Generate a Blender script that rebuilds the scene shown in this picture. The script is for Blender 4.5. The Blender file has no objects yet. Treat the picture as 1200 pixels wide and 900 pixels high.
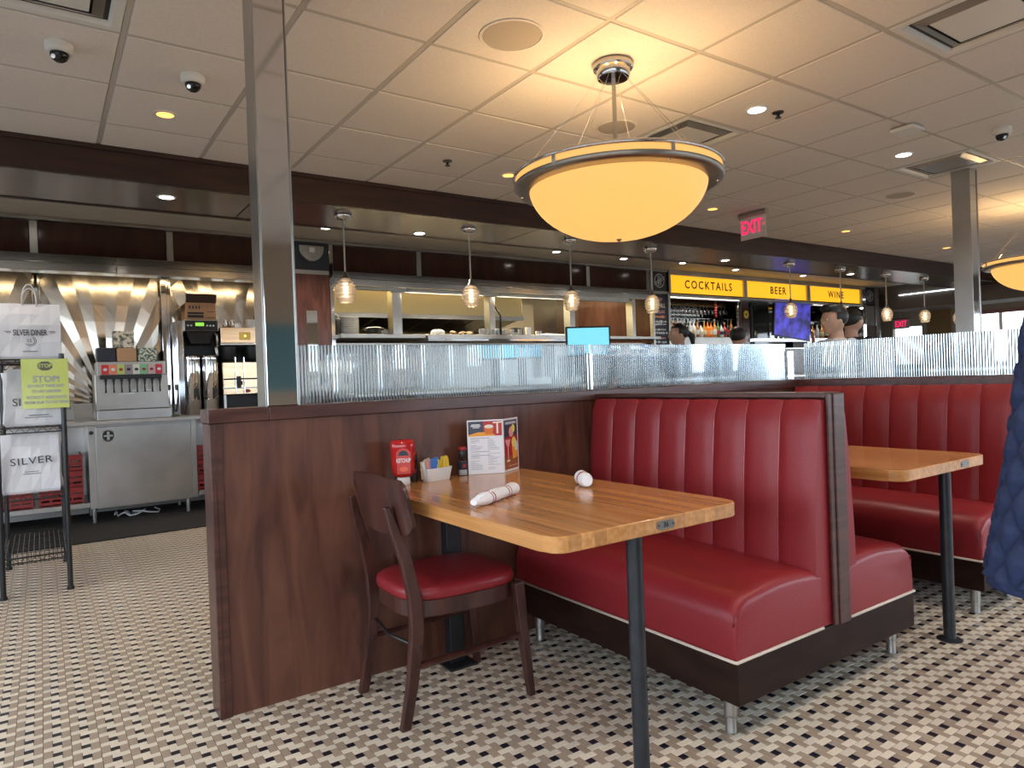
import bpy, bmesh, math, random
import numpy as np
from mathutils import Vector, Matrix
random.seed(7)
PI = math.pi
S = bpy.context.scene
C = S.collection

# ---------------------------------------------------------------- camera, world, exposure
CAM = Vector((0, 0, 1.18))
yaw, pitch, roll, FPX = 0.600568, -0.006421, -0.03692, 807.6
r_ = Vector((math.cos(yaw), -math.sin(yaw), 0)); f_ = Vector((math.sin(yaw), math.cos(yaw), 0)); u_ = Vector((0, 0, 1))
f2 = f_*math.cos(pitch)+u_*math.sin(pitch); u2 = u_*math.cos(pitch)-f_*math.sin(pitch)
r3 = r_*math.cos(roll)+u2*math.sin(roll); u3 = u2*math.cos(roll)-r_*math.sin(roll)
cd = bpy.data.cameras.new('camera'); cam = bpy.data.objects.new('camera', cd); C.objects.link(cam)
cam.matrix_world = Matrix(((r3.x, u3.x, -f2.x, CAM.x), (r3.y, u3.y, -f2.y, CAM.y), (r3.z, u3.z, -f2.z, CAM.z), (0, 0, 0, 1)))
cd.sensor_width = 36; cd.lens = 36*FPX/1200; cd.clip_start = .05; cd.clip_end = 200
S.camera = cam
vs = S.view_settings
vs.view_transform = 'Standard'; vs.look = 'None'; vs.gamma = 1; vs.use_curve_mapping = False
vs.exposure = .34
w = bpy.data.worlds.new('world'); S.world = w; w.use_nodes = True
bg = w.node_tree.nodes['Background']
bg.inputs[1].default_value = 6.5
_n = w.node_tree.nodes; _tc = _n.new('ShaderNodeTexCoord'); _sp = _n.new('ShaderNodeSeparateXYZ'); _cr = _n.new('ShaderNodeValToRGB')
_mr = _n.new('ShaderNodeMapRange'); _mr.inputs['From Min'].default_value = -1
w.node_tree.links.new(_tc.outputs['Generated'], _sp.inputs[0]); w.node_tree.links.new(_sp.outputs[2], _mr.inputs[0]); w.node_tree.links.new(_mr.outputs[0], _cr.inputs[0]); w.node_tree.links.new(_cr.outputs[0], bg.inputs[0])
_e = _cr.color_ramp.elements; _e[0].position = .485; _e[0].color = (.14, .15, .15, 1); _e[1].position = .52; _e[1].color = (.78, .89, 1, 1)
_x = _e.new(1.0); _x.color = (.45, .66, 1, 1)   # open ground up to the horizon, hazy bright sky above
S.cycles.max_bounces = 9; S.cycles.diffuse_bounces = 4; S.cycles.glossy_bounces = 4
S.cycles.transmission_bounces = 8; S.cycles.sample_clamp_indirect = 4; S.cycles.sample_clamp_direct = 0
S.cycles.caustics_reflective = False; S.cycles.caustics_refractive = True
S.cycles.use_denoising = True

def light(kind, name, loc, power, col=(1, 1, 1), size=.2, sizey=None, rot=(0, 0, 0), spot=None, portal=False):
    l = bpy.data.lights.new(name, kind); o = bpy.data.objects.new(name, l); C.objects.link(o)
    o.location = loc; o.rotation_euler = rot; l.color = col
    l.energy = power
    if kind == 'AREA':
        l.shape = 'RECTANGLE' if sizey else 'DISK'; l.size = size
        if sizey: l.size_y = sizey
        if portal: l.cycles.is_portal = True
    else:
        l.shadow_soft_size = size
    if spot: l.spot_size = spot; l.spot_blend = .6
    return o
# daylight through the window walls (portals only steer the sampling of the sky)
for i in (0, 2, 3, 4, 5):
    light('AREA', 'window_portal', (-1.45+i*3.0, -2.57, 1.5), 1, size=2.9, sizey=1.5, rot=(PI/2, 0, 0), portal=True)
for i in range(4):
    light('AREA', 'window_portal', (15.97, -1.3+i*2.0, 1.5), 1, size=1.3, sizey=1.8, rot=(0, PI/2, 0), portal=True)

light('AREA', 'window_portal', (-2.97, 1.5, 1.52), 1, size=1.3, sizey=8.0, rot=(0, -PI/2, 0), portal=True)
# ---------------------------------------------------------------- materials
def pmat(name, col, rough=.5, metal=0, **k):
    m = bpy.data.materials.new(name); m.use_nodes = True
    b = m.node_tree.nodes['Principled BSDF']
    b.inputs['Base Color'].default_value = (*col, 1); b.inputs['Roughness'].default_value = rough
    b.inputs['Metallic'].default_value = metal
    for a, v in k.items(): b.inputs[a.replace('_', ' ')].default_value = v
    m.diffuse_color = (*col, 1)
    return m
def grain(m, c1, c2, scale=(1, 1, 1), detail=4, dist=0, lo=.35, hi=.65, bump=0, coord='Object', rnd=0, rough=None, nscale=5):
    nt = m.node_tree; b = nt.nodes['Principled BSDF']; N = nt.nodes.new; L = nt.links.new
    tc = N('ShaderNodeTexCoord'); mp = N('ShaderNodeMapping'); mp.inputs['Scale'].default_value = scale
    L(tc.outputs[coord], mp.inputs[0])
    no = N('ShaderNodeTexNoise'); no.inputs['Scale'].default_value = nscale; no.inputs['Detail'].default_value = detail; no.inputs['Distortion'].default_value = dist
    L(mp.outputs[0], no.inputs['Vector'])
    cr = N('ShaderNodeValToRGB'); cr.color_ramp.elements[0].position = lo; cr.color_ramp.elements[1].position = hi
    cr.color_ramp.elements[0].color = (*c1, 1); cr.color_ramp.elements[1].color = (*c2, 1)
    L(no.outputs['Fac'], cr.inputs[0]); out = cr.outputs[0]
    if rnd:
        oi = N('ShaderNodeObjectInfo'); hs = N('ShaderNodeHueSaturation'); ma = N('ShaderNodeMapRange')
        ma.inputs['To Min'].default_value = 1-rnd; ma.inputs['To Max'].default_value = 1+rnd
        L(oi.outputs['Random'], ma.inputs[0]); L(ma.outputs[0], hs.inputs['Value']); L(out, hs.inputs['Color']); out = hs.outputs[0]
        if coord == 'Object':
            va = N('ShaderNodeVectorMath'); va.operation = 'SCALE'; va.inputs[0].default_value = (37, 19, 53); L(oi.outputs['Random'], va.inputs['Scale'])
            L(va.outputs[0], mp.inputs['Location'])
    L(out, b.inputs['Base Color'])
    if bump:
        bp = N('ShaderNodeBump'); bp.inputs['Strength'].default_value = bump; bp.inputs['Distance'].default_value = .002
        L(no.outputs['Fac'], bp.inputs['Height']); L(bp.outputs[0], b.inputs['Normal'])
    if rough:
        mr = N('ShaderNodeMapRange'); mr.inputs['To Min'].default_value = rough[0]; mr.inputs['To Max'].default_value = rough[1]
        L(no.outputs['Fac'], mr.inputs[0]); L(mr.outputs[0], b.inputs['Roughness'])
    return m
def emit(name, col, st, base=None):
    m = pmat(name, base or col, .5); b = m.node_tree.nodes['Principled BSDF']
    b.inputs['Emission Color'].default_value = (*col, 1); b.inputs['Emission Strength'].default_value = st
    return m
M = {}
M['wood'] = grain(pmat('dark_wood_laminate', (.07, .025, .016), .40), (.058, .018, .011), (.150, .056, .032), (3.2, 3.2, .55), 6, 1.5, .3, .72, nscale=3.2)
M['wood_trim'] = grain(pmat('dark_wood_trim', (.06, .02, .014), .34), (.045, .015, .011), (.085, .031, .022), (1, 1, 8), 4, .6)
M['wood_cap'] = grain(pmat('cap_wood', (.06, .02, .014), .3), (.050, .016, .012), (.095, .033, .024), (.7, 5, 5), 4, .6)
M['espresso'] = grain(pmat('espresso_base', (.022, .009, .006), .50, Specular_IOR_Level=.15), (.015, .006, .004), (.026, .011, .007), (1, 1, 4), 4)
M['beam'] = grain(pmat('beam_wood', (.03, .012, .009), .4), (.024, .009, .007), (.046, .017, .012), (.5, 4, 4), 4)
M['chairwood'] = grain(pmat('chair_wood', (.05, .017, .012), .33), (.036, .012, .009), (.075, .026, .019), (6, 6, 1), 5, .5)
M['header'] = grain(pmat('header_wood', (.03, .014, .01), .14), (.040, .016, .012), (.062, .026, .019), (2, 2, .5), 4)
M['oak'] = grain(pmat('oak_stave', (.5, .23, .08), .24, Coat_Weight=.5, Coat_Roughness=.13), (.46, .195, .055), (.60, .285, .095), (22, 1.0, 22), 5, 0, rnd=.14, nscale=2.2)
M['vinyl'] = grain(pmat('red_vinyl', (.25, .022, .026), .40, Specular_IOR_Level=.36), (.210, .013, .017), (.242, .019, .023), (1, 1, 1), 8, bump=.25, nscale=160)
M['welt'] = pmat('seam_highlight_vinyl', (.34, .06, .07), .22)  # paler than the cushions: seam highlights put into the colour
M['piping'] = pmat('cream_piping', (.62, .52, .42), .5)
M['chrome'] = pmat('chrome', (.72, .72, .73), .07, 1)
M['steel'] = grain(pmat('brushed_steel', (.55, .54, .52), .30, 1), (.43, .42, .40), (.50, .49, .47), (1, 1, 1), 3, nscale=4)
M['steel_h'] = grain(pmat('brushed_steel_sheet', (.52, .5, .47), .34, 1), (.40, .38, .35), (.47, .45, .42), (1, 1, 1), 3, nscale=4)
M['bronze'] = grain(pmat('soffit_metal', (.15, .12, .10), .24, 1), (.135, .10, .082), (.165, .125, .10), (.7, 14, 14), 2)
M['mirror'] = pmat('mirror_glass', (.78, .8, .8), .02, 1)
M['quilt'] = pmat('pleated_steel', (.74, .69, .62), .2, 1)
M['black'] = pmat('black_metal', (.012, .012, .013), .35)
M['blackp'] = pmat('black_plastic', (.01, .01, .011), .45)
M['leg'] = grain(pmat('table_post_paint', (.025, .030, .034), .35), (.011, .013, .017), (.020, .023, .028), (4, 4, 4), 5)
M['ceil'] = grain(pmat('ceiling_tile', (.72, .69, .66), .9), (.72, .675, .65), (.78, .735, .71), (1, 1, 1), 8, bump=.3, nscale=120)
M['tee'] = pmat('ceiling_tee', (.50, .47, .44), .5)
M['plaster'] = grain(pmat('cream_plaster', (.52, .47, .4), .8), (.76, .71, .62), (.82, .77, .68), (1, 6, 1), 3)
M['white'] = pmat('white_plastic', (.72, .72, .71), .35)
M['offwhite'] = pmat('paper_white', (.72, .71, .73), .7)
M['grout'] = grain(pmat('floor_grout', (.05, .04, .035), .8), (.045, .038, .030), (.075, .062, .050), (1, 1, 1), 3, nscale=8)
def tilem(n, c, r=.3): return grain(pmat(n, c, r), tuple(x*.92 for x in c), tuple(min(1, x*1.06) for x in c), (1, 1, 1), 3, coord='Generated', rnd=.08)
M['t_light'] = tilem('tile_cream', (.74, .64, .50), .38)
M['t_taupe'] = tilem('tile_taupe', (.375, .285, .205), .38)
M['t_dark'] = tilem('tile_navy', (.014, .013, .022), .25)
M['mat'] = pmat('rubber_mat', (.012, .011, .010), .8)
M['glass'] = pmat('reeded_glass', (.82, .92, .98), .05, 0, Transmission_Weight=1, IOR=1.25)
M['jar'] = pmat('jar_glass', (1, .93, .84), .35, 0, Transmission_Weight=.62, IOR=1.25)
M['clear'] = pmat('clear_glass', (1, 1, 1), .02, 0, Transmission_Weight=1, IOR=1.3)
M['bulb'] = emit('bulb', (1, .78, .5), 14)
M['bowl'] = emit('lit_bowl_glass', (1, .62, .20), .52, (.28, .20, .09))
_nt = M['bowl'].node_tree; _tr = _nt.nodes.new('ShaderNodeBsdfTranslucent'); _tr.inputs[0].default_value = (.24, .15, .055, 1)
_ad = _nt.nodes.new('ShaderNodeAddShader'); _nt.links.new(_nt.nodes['Principled BSDF'].outputs[0], _ad.inputs[0]); _nt.links.new(_tr.outputs[0], _ad.inputs[1]); _nt.links.new(_ad.outputs[0], _nt.nodes['Material Output'].inputs[0])
M['white_lamp'] = emit('white_downlight', (1, .93, .85), 9)
M['amber_lamp'] = emit('amber_downlight', (1, .42, .10), 2.2)
M['wall'] = pmat('warm_wall', (.46, .39, .31), .8)
M['greywall'] = pmat('grey_soffit', (.16, .14, .125), .7)
M['navy'] = pmat('navy_panel', (.018, .022, .035), .4)
M['cream'] = pmat('kitchen_cream', (.55, .48, .3), .5)
M['red'] = pmat('crate_red', (.30, .018, .016), .45)
M['card'] = pmat('cardboard', (.50, .30, .17), .8)
M['ink'] = pmat('dark_ink', (.02, .02, .035), .6)
M['coat'] = grain(pmat('navy_quilt', (.012, .024, .075), .75), (.007, .016, .052), (.012, .025, .082), (1, 1, 1), 6, bump=.4, nscale=60)
M['skin'] = pmat('skin', (.50, .29, .20), .5)
M['hair'] = pmat('dark_hair', (.008, .006, .005), .5)
M['shirt'] = pmat('pale_shirt', (.55, .57, .60), .8)
M['darkcloth'] = pmat('dark_cloth', (.02, .02, .025), .85)

ORD = 'first second third fourth fifth sixth seventh eighth ninth tenth eleventh twelfth thirteenth fourteenth fifteenth sixteenth seventeenth eighteenth nineteenth twentieth twenty-first'.split()
# ---------------------------------------------------------------- builders
class B:
    def __init__(s): s.b = bmesh.new()
    def _add(s, vs, fs):
        v = [s.b.verts.new(p) for p in vs]
        for f in fs:
            try: s.b.faces.new([v[i] for i in f])
            except ValueError: pass
        return v
    def box(s, x0, x1, y0, y1, z0, z1, M4=None):
        vs = [(x, y, z) for x in (x0, x1) for y in (y0, y1) for z in (z0, z1)]
        if M4: vs = [M4 @ Vector(p) for p in vs]
        s._add(vs, [(0, 1, 3, 2), (4, 6, 7, 5), (0, 4, 5, 1), (2, 3, 7, 6), (0, 2, 6, 4), (1, 5, 7, 3)]); return s
    def rings(s, rs, cap=True, closed=False):
        n = len(rs[0]); V = [[s.b.verts.new(p) for p in r] for r in rs]
        rr = range(len(rs)) if closed else range(len(rs)-1)
        for i in rr:
            a, c = V[i], V[(i+1) % len(rs)]
            for j in range(n):
                k = (j+1) % n
                s.b.faces.new((a[j], a[k], c[k], c[j]))
        if cap and not closed:
            s.b.faces.new(V[0][::-1]); s.b.faces.new(V[-1])
        return s
    def tube(s, pts, r, seg=10, cap=True, flat=None):
        pts = [Vector(p) for p in pts]; n = len(pts); rs = []
        up = Vector((0, 0, 1)); prev = None
        for i, p in enumerate(pts):
            d = (pts[min(i+1, n-1)]-pts[max(i-1, 0)]).normalized()
            if prev is None:
                a = d.cross(up)
                if a.length < .05: a = Vector((1, 0, 0))
                a.normalize()
            else: a = (prev-d*prev.dot(d)).normalized()
            prev = a; c = d.cross(a).normalized()
            ri = r[i] if isinstance(r, (list, tuple)) else r
            rs.append([p+(a*math.cos(t)+c*math.sin(t)*(flat or 1))*ri for t in [2*PI*k/seg for k in range(seg)]])
        return s.rings(rs, cap)
    def cyl(s, p0, p1, r, r1=None, seg=16): return s.tube([p0, p1], [r, r if r1 is None else r1], seg)
    def lathe(s, prof, c=(0, 0, 0), seg=32, cap=True, closed=False):
        rs = [[(c[0]+r*math.cos(2*PI*k/seg), c[1]+r*math.sin(2*PI*k/seg), c[2]+z) for k in range(seg)] for r, z in prof]
        return s.rings(rs, cap, closed)
    def prism(s, poly, z0, z1, f=lambda a, b, c: (a, b, c)):
        return s.rings([[f(x, y, z0) for x, y in poly], [f(x, y, z1) for x, y in poly]])
    def ball(s, c, r, sx=1, sy=1, sz=1, u=16, v=10, M4=None):
        rs = []
        for i in range(1, v):
            t = PI*i/v
            rs.append([(r*sx*math.sin(t)*math.cos(2*PI*k/u), r*sy*math.sin(t)*math.sin(2*PI*k/u), -r*sz*math.cos(t)) for k in range(u)])
        T = Matrix.Translation(c) @ (M4 or Matrix())
        rs = [[T @ Vector(p) for p in q] for q in rs]
        V = [[s.b.verts.new(p) for p in q] for q in rs]
        for i in range(len(V)-1):
            for j in range(u): s.b.faces.new((V[i][j], V[i][(j+1) % u], V[i+1][(j+1) % u], V[i+1][j]))
        a = s.b.verts.new(T @ Vector((0, 0, -r*sz))); z = s.b.verts.new(T @ Vector((0, 0, r*sz)))
        for j in range(u):
            s.b.faces.new((a, V[0][(j+1) % u], V[0][j])); s.b.faces.new((z, V[-1][j], V[-1][(j+1) % u]))
        return s
    def grid(s, P, flip=False):
        V = [[s.b.verts.new(p) for p in r] for r in P]
        for i in range(len(V)-1):
            for j in range(len(V[0])-1):
                q = (V[i][j], V[i][j+1], V[i+1][j+1], V[i+1][j])
                s.b.faces.new(q[::-1] if flip else q)
        return s
    def bevel(s, w, seg=2, ang=30):
        s.b.normal_update()
        es = [e for e in s.b.edges if len(e.link_faces) == 2 and e.calc_face_angle(0) > math.radians(ang)]
        bmesh.ops.bevel(s.b, geom=es, offset=w, segments=seg, profile=.5, affect='EDGES', clamp_overlap=True); return s
    def xf(s, m): bmesh.ops.transform(s.b, matrix=m, verts=s.b.verts); return s

def org(o):
    v = Vector((0, 0, 0))
    while o: v += o.location; o = o.parent
    return v
def link_obj(name, me, parent=None):
    o = bpy.data.objects.new(name, me); C.objects.link(o)
    if parent: o.parent = parent
    return o
def tag(o, label=None, cat=None, group=None, kind=None):
    for k, v in (('label', label), ('category', cat), ('group', group), ('kind', kind)):
        if v: o[k] = v
    return o
def part(name, b, m, parent=None, smooth=False, bevel=0, seg=2, label=None, fix=True, origin=None):
    if bevel: b.bevel(bevel, seg)
    if fix: bmesh.ops.recalc_face_normals(b.b, faces=b.b.faces)
    me = bpy.data.meshes.new(name)
    base = org(parent) if parent else Vector(origin or (0, 0, 0))
    if base.length: bmesh.ops.translate(b.b, vec=-base, verts=b.b.verts)
    b.b.to_mesh(me); b.b.free()
    ms = m if isinstance(m, (list, tuple)) else [m]
    for x in ms: me.materials.append(M[x] if isinstance(x, str) else x)
    if smooth:
        me.polygons.foreach_set('use_smooth', [True]*len(me.polygons))
        if smooth is not True: me.set_sharp_from_angle(angle=math.radians(smooth))
    o = link_obj(name, me, parent)
    if origin and not parent: o.location = origin
    if label: o['label'] = label
    return o
def thing(name, loc, label, cat, group=None):
    o = bpy.data.objects.new(name, None); C.objects.link(o); o.location = loc; o.empty_display_size = .1
    return tag(o, label, cat, group)
def struct(name, b, m, **k):
    o = part(name, b, m, **k); o['kind'] = 'structure'; return o
def structE(name, loc=(0, 0, 0)):
    o = bpy.data.objects.new(name, None); C.objects.link(o); o.location = loc; o['kind'] = 'structure'; return o
def dup(root, loc, rz=None, label=None, group=None):
    def cp(o, p):
        c = o.copy(); C.objects.link(c); c.parent = p
        for ch in list(o.children): cp(ch, c)
        return c
    c = cp(root, None); c.location = loc
    if rz is not None: c.rotation_euler = (0, 0, rz)
    if label: c['label'] = label
    if group: c['group'] = group
    return c
def text(s, name, m, h, loc, parent=None, face='y', align='CENTER', space=1, wide=1, bold=0, label=None, tilt=None, line=1):
    cu = bpy.data.curves.new(name, 'FONT'); cu.body = s; cu.size = h/.70; cu.align_x = align; cu.align_y = 'CENTER'
    cu.space_character = space; cu.extrude = .0006; cu.offset = bold; cu.resolution_u = 3; cu.space_line = line
    t = bpy.data.objects.new(name, cu); C.objects.link(t)
    dg = bpy.context.evaluated_depsgraph_get(); me = bpy.data.meshes.new_from_object(t.evaluated_get(dg))
    bpy.data.objects.remove(t); me.materials.clear(); me.materials.append(M[m])
    me.transform(Matrix.Diagonal((wide, 1, 1, 1)))
    if face == 'y': R = Matrix(((1, 0, 0, 0), (0, 0, -1, 0), (0, 1, 0, 0), (0, 0, 0, 1)))
    elif face == 'x': R = Matrix(((0, 0, -1, 0), (-1, 0, 0, 0), (0, 1, 0, 0), (0, 0, 0, 1)))
    else: R = face
    if tilt: R = R @ Matrix.Rotation(tilt, 4, 'Z')
    me.transform(Matrix.Translation(Vector(loc)-(org(parent) if parent else Vector())) @ R)
    o = link_obj(name, me, parent)
    if label: o['label'] = label
    return o

# ---------------------------------------------------------------- floor: mosaic of pinwheel cells
P = .0793
floor = struct('floor', B().box(-3, 18, -2.6, 10.6, -.1, 0), 'grout')
TH = .0016; g = .0015; u = P/3
kinds = [('t_light', u, 3*u, 2*u, 3*u), ('t_taupe', 2*u, 3*u, 0, 2*u), ('t_light', 0, 2*u, 0, u), ('t_taupe', 0, u, u, 3*u), ('t_dark', u, 2*u, u, 2*u)]
def tile_box(x0, x1, y0, y1):
    i = .0007
    return ([(x0, y0, 0), (x1, y0, 0), (x1, y1, 0), (x0, y1, 0), (x0+i, y0+i, TH), (x1-i, y0+i, TH), (x1-i, y1-i, TH), (x0+i, y1-i, TH)],
            [(4, 5, 6, 7), (0, 1, 5, 4), (1, 2, 6, 5), (2, 3, 7, 6), (3, 0, 4, 7)])
tmesh = []
for k, (m, a, b_, c, d) in enumerate(kinds):
    hx, hy = (b_-a)/2-g/2, (d-c)/2-g/2
    v, f = tile_box(-hx, hx, -hy, hy)
    me = bpy.data.meshes.new('tile'); me.from_pydata(v, [], f); me.materials.append(M[m]); tmesh.append(me)
X0, Y0 = .524-30*P, 2.6193-40*P
NX, NY = 118, 89
cells = []
for i in range(NX):
    for j in range(NY):
        x, y = X0+i*P, Y0+j*P
        for k, (m, a, b_, c, d) in enumerate(kinds):
            cells.append((x+(a+b_)/2, y+(c+d)/2, k))
cells = np.array(cells)
d = np.stack([cells[:, 0], cells[:, 1], np.full(len(cells), -1.18)], 1)
cz = d @ np.array(f2); px = 600+FPX*(d @ np.array(r3))/cz; py = 450-FPX*(d @ np.array(u3))/cz
vis = (cz > .5) & (px > 2) & (px < 1198) & (py < 898)
hid = ((cells[:, 0] > 1.7) & (cells[:, 1] > 1.36)) | (cells[:, 1] > 2.64)   # under the booth or beyond the half wall
score = np.where(vis & ~hid, cz, 99)
order = np.argsort(score)[:300]; near = set(order.tolist())
for q in order:
    x, y, k = cells[q]
    o = link_obj('tile', tmesh[int(k)], floor); o.location = (x, y, 0)
V = []; F = []; MI = []
base = {}
for k, (m, a, b_, c, d_) in enumerate(kinds):
    hx, hy = (b_-a)/2-g/2, (d_-c)/2-g/2
    base[k] = (np.array(tile_box(-hx, hx, -hy, hy)[0]), np.array(tile_box(-hx, hx, -hy, hy)[1]))
rest = np.array([q for q in range(len(cells)) if q not in near])
off = 0
for k in range(5):
    c = cells[rest]; c = c[c[:, 2] == k]
    bv, bf = base[k]; n = len(c)
    jit = np.random.RandomState(k).uniform(-.0002, .0002, n)
    v = bv[None]+np.stack([c[:, 0], c[:, 1], jit], 1)[:, None]
    f = bf[None]+(off+8*np.arange(n))[:, None, None]
    V.append(v.reshape(-1, 3)); F.append(f.reshape(-1, 4)); MI.append(np.full(n*5, {'t_light': 0, 't_taupe': 1, 't_dark': 2}[kinds[k][0]])); off += 8*n
V = np.concatenate(V); F = np.concatenate(F); MI = np.concatenate(MI)
me = bpy.data.meshes.new('tile_field'); me.vertices.add(len(V)); me.vertices.foreach_set('co', V.ravel())
me.loops.add(len(F)*4); me.loops.foreach_set('vertex_index', F.ravel()); me.polygons.add(len(F))
me.polygons.foreach_set('loop_start', np.arange(len(F))*4); me.polygons.foreach_set('material_index', MI); me.polygons.foreach_set('use_smooth', np.zeros(len(F), dtype=bool)); me.update()
for x in ('t_light', 't_taupe', 't_dark'): me.materials.append(M[x])
o = link_obj('tile_field', me, floor); o['kind'] = 'stuff'
part('plain_tiling', B().box(-3, 18, -2.6, -.54, 0, .0012).box(6.9, 18, -.54, 7.0, 0, .0012).box(-3, -1.87, -.54, 6.46, 0, .0012), 't_taupe', floor)
fm = part('floor_mat', B().box(-2.6, 1.98, 6.46, 7.34, .002, .014).box(-2.6, 1.98, 6.44, 6.46, .002, .010), 'mat', bevel=.004)
tag(fm, 'black rubber floor mat running in front of the beverage counter', 'mat')

# ---------------------------------------------------------------- ceiling
TX, TY, TS = .365, 1.70, .61
CZ = 2.80
ceiling = struct('ceiling', B().box(-3, 18, -2.6, 10.6, CZ+.02, CZ+.12), 'ceil')
gb = B()
for i in range(-5, 29):
    x = TX+i*TS; gb.box(x-.012, x+.012, -2.6, 5.16, CZ-.001, CZ+.02)
for j in range(-6, 6):
    y = TY+j*.607
    if y < 5.16: gb.box(-3, 18, y-.012, y+.012, CZ-.0005, CZ+.02)
part('ceiling_grid', gb, 'tee', ceiling)
vents = {(5, 2): 'far', (9, 1): 'column', (5, -1): 'near', (-1, 2): 'left'}
tb = B().box(-.291, .291, -.2895, .2895, -.004, .014); tb.bevel(.003, 1)
tb.b.normal_update(); cm = bpy.data.meshes.new('ceiling_tile'); tb.b.to_mesh(cm); tb.b.free(); cm.materials.append(M['ceil'])
rb = B(); cnt = 0
for j in range(-7, 6):
    for i in range(-6, 29):
        if (i, j) in vents: continue
        cx, cy = TX+(i+.5)*TS, TY+(j+.5)*.607
        if cx-.3 < -3 or cx+.3 > 18: continue
        hy = .2895
        if cy+hy > 5.16:
            if cy-hy > 5.10: continue
            hy = (5.155-(cy-hy))/2; cyy = 5.155-hy
            rb.box(cx-.291, cx+.291, cyy-hy, cyy+hy, CZ-.004, CZ+.014); continue
        dd = Vector((cx, cy, CZ))-CAM; q = dd.dot(f2)
        if q > .6 and -60 < 600+FPX*dd.dot(r3)/q < 1260 and 450-FPX*dd.dot(u3)/q > -70 and cnt < 300:
            o = link_obj('ceiling_tile', cm, ceiling); o.location = (cx, cy, CZ); cnt += 1
        else: rb.box(cx-.291, cx+.291, cy-hy, cy+hy, CZ-.004, CZ+.014)
o = part('ceiling_tile_field', rb, 'ceil', ceiling); o['kind'] = 'stuff'
part('plaster_strip', B().box(-3, 14.2, 5.98, 7.4, CZ-.02, CZ+.02), 'plaster', ceiling)

VL = {'far': 'square ceiling air vent just behind the glowing bowl pendant', 'column': 'square ceiling air vent beside the right chrome column',
      'near': 'large square ceiling air vent at the top right corner', 'left': 'square ceiling air vent at the top left corner'}
for (i, j), nm in vents.items():
    cx, cy = TX+(i+.5)*TS, TY+(j+.5)*.607
    t = thing('air_vent', (cx, cy, CZ), VL[nm], 'vent', 'ceiling air vents')
    h, k = .29, .2885
    b = B()
    def ring(b, a1, b1, z1, a2, b2, z2):
        o_ = [(-a1, -b1), (a1, -b1), (a1, b1), (-a1, b1)]; i_ = [(-a2, -b2), (a2, -b2), (a2, b2), (-a2, b2)]
        for q in range(4):
            p, n = q, (q+1) % 4
            b._add([(cx+o_[p][0], cy+o_[p][1], z1), (cx+o_[n][0], cy+o_[n][1], z1), (cx+i_[n][0], cy+i_[n][1], z2), (cx+i_[p][0], cy+i_[p][1], z2),
                    (cx+o_[p][0], cy+o_[p][1], z1+.006), (cx+o_[n][0], cy+o_[n][1], z1+.006), (cx+i_[n][0], cy+i_[n][1], z2+.006), (cx+i_[p][0], cy+i_[p][1], z2+.006)],
                   [(0, 1, 2, 3), (7, 6, 5, 4), (0, 4, 5, 1), (3, 2, 6, 7)])
    ring(b, h, k, CZ-.006, h-.035, k-.035, CZ-.006); ring(b, h-.035, k-.035, CZ-.006, h-.05, k-.05, CZ+.012)
    part('frame', b, 'white', t, fix=False)
    part('duct', B().box(cx-h+.04, cx+h-.04, cy-k+.04, cy+k-.04, CZ+.014, CZ+.019), 'black', t)
    b = B(); ring(b, h-.07, k-.07, CZ+.008, h-.115, k-.115, CZ-.008)
    part('louver', b, 'steel', t, fix=False)
    part('face_plate', B().box(cx-h+.125, cx+h-.125, cy-k+.125, cy+k-.125, CZ-.006, CZ-.001), 'white' if nm != 'column' else 'steel', t, bevel=.002)

# long soffit beam with bronze underside
beam = struct('trim_1', B().box(-3, 14.27, 5.16, 5.19, 2.585, 2.799).box(-3, 14.27, 5.95, 5.98, 2.585, 2.799).box(14.24, 14.27, 5.19, 5.95, 2.585, 2.799), 'beam')
part('crown_strip', B().box(-3, 14.29, 5.145, 5.16, 2.765, 2.80), 'beam', beam)
sx = [-3, -1.2, 1.37, 3.95, 6.5, 9.05, 11.6, 14.24]
for a, b_ in zip(sx, sx[1:]):
    part('soffit_panel', B().box(a+.006, b_-.006, 5.19, 5.95, 2.592, 2.60), 'bronze', beam, bevel=.001)
part('joint_strip', B().box(-3, 14.24, 5.19, 5.95, 2.601, 2.606), 'black', beam)

# ---------------------------------------------------------------- outer shell
b = B().box(-3, 18, -2.72, -2.6, 0, .75).box(-3, 18, -2.72, -2.6, 2.25, 2.82).box(.2, 3.0, -2.72, -2.6, .75, 2.25)
wf = struct('wall_front', b, 'wall')
part('teal_panel', B().box(.5, 2.7, -2.6, -2.58, 1.15, 1.9), pmat('teal_panel', (.12, .28, .34), .5), wf)
b = B()
for i in (0, 1, 3, 4, 5, 6): b.box(-3.1+i*3.0, -2.95+i*3.0, -2.72, -2.6, .75, 2.25)
part('window_pier', b, 'chrome', wf)
b = B()
for i in (0, 2, 3, 4, 5): b.box(-1.55+i*3-.02, -1.55+i*3+.02, -2.69, -2.63, .75, 2.25)
part('mullion', b, 'steel', wf)
wl = struct('wall_left', B().box(-3.1, -3, -2.6, 10.6, 0, .85).box(-3.1, -3, -2.6, 10.6, 2.2, 2.82).box(-3.1, -3, 5.6, 10.6, .85, 2.2), 'wall')
for y in (-1.0, .65, 2.3, 3.95): part('mullion', B().box(-3.08, -3.02, y-.03, y+.03, .85, 2.2), 'steel', wl)
struct('wall_back', B().box(-3, 18, 10.6, 10.7, 0, 2.82), 'cream')
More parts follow.
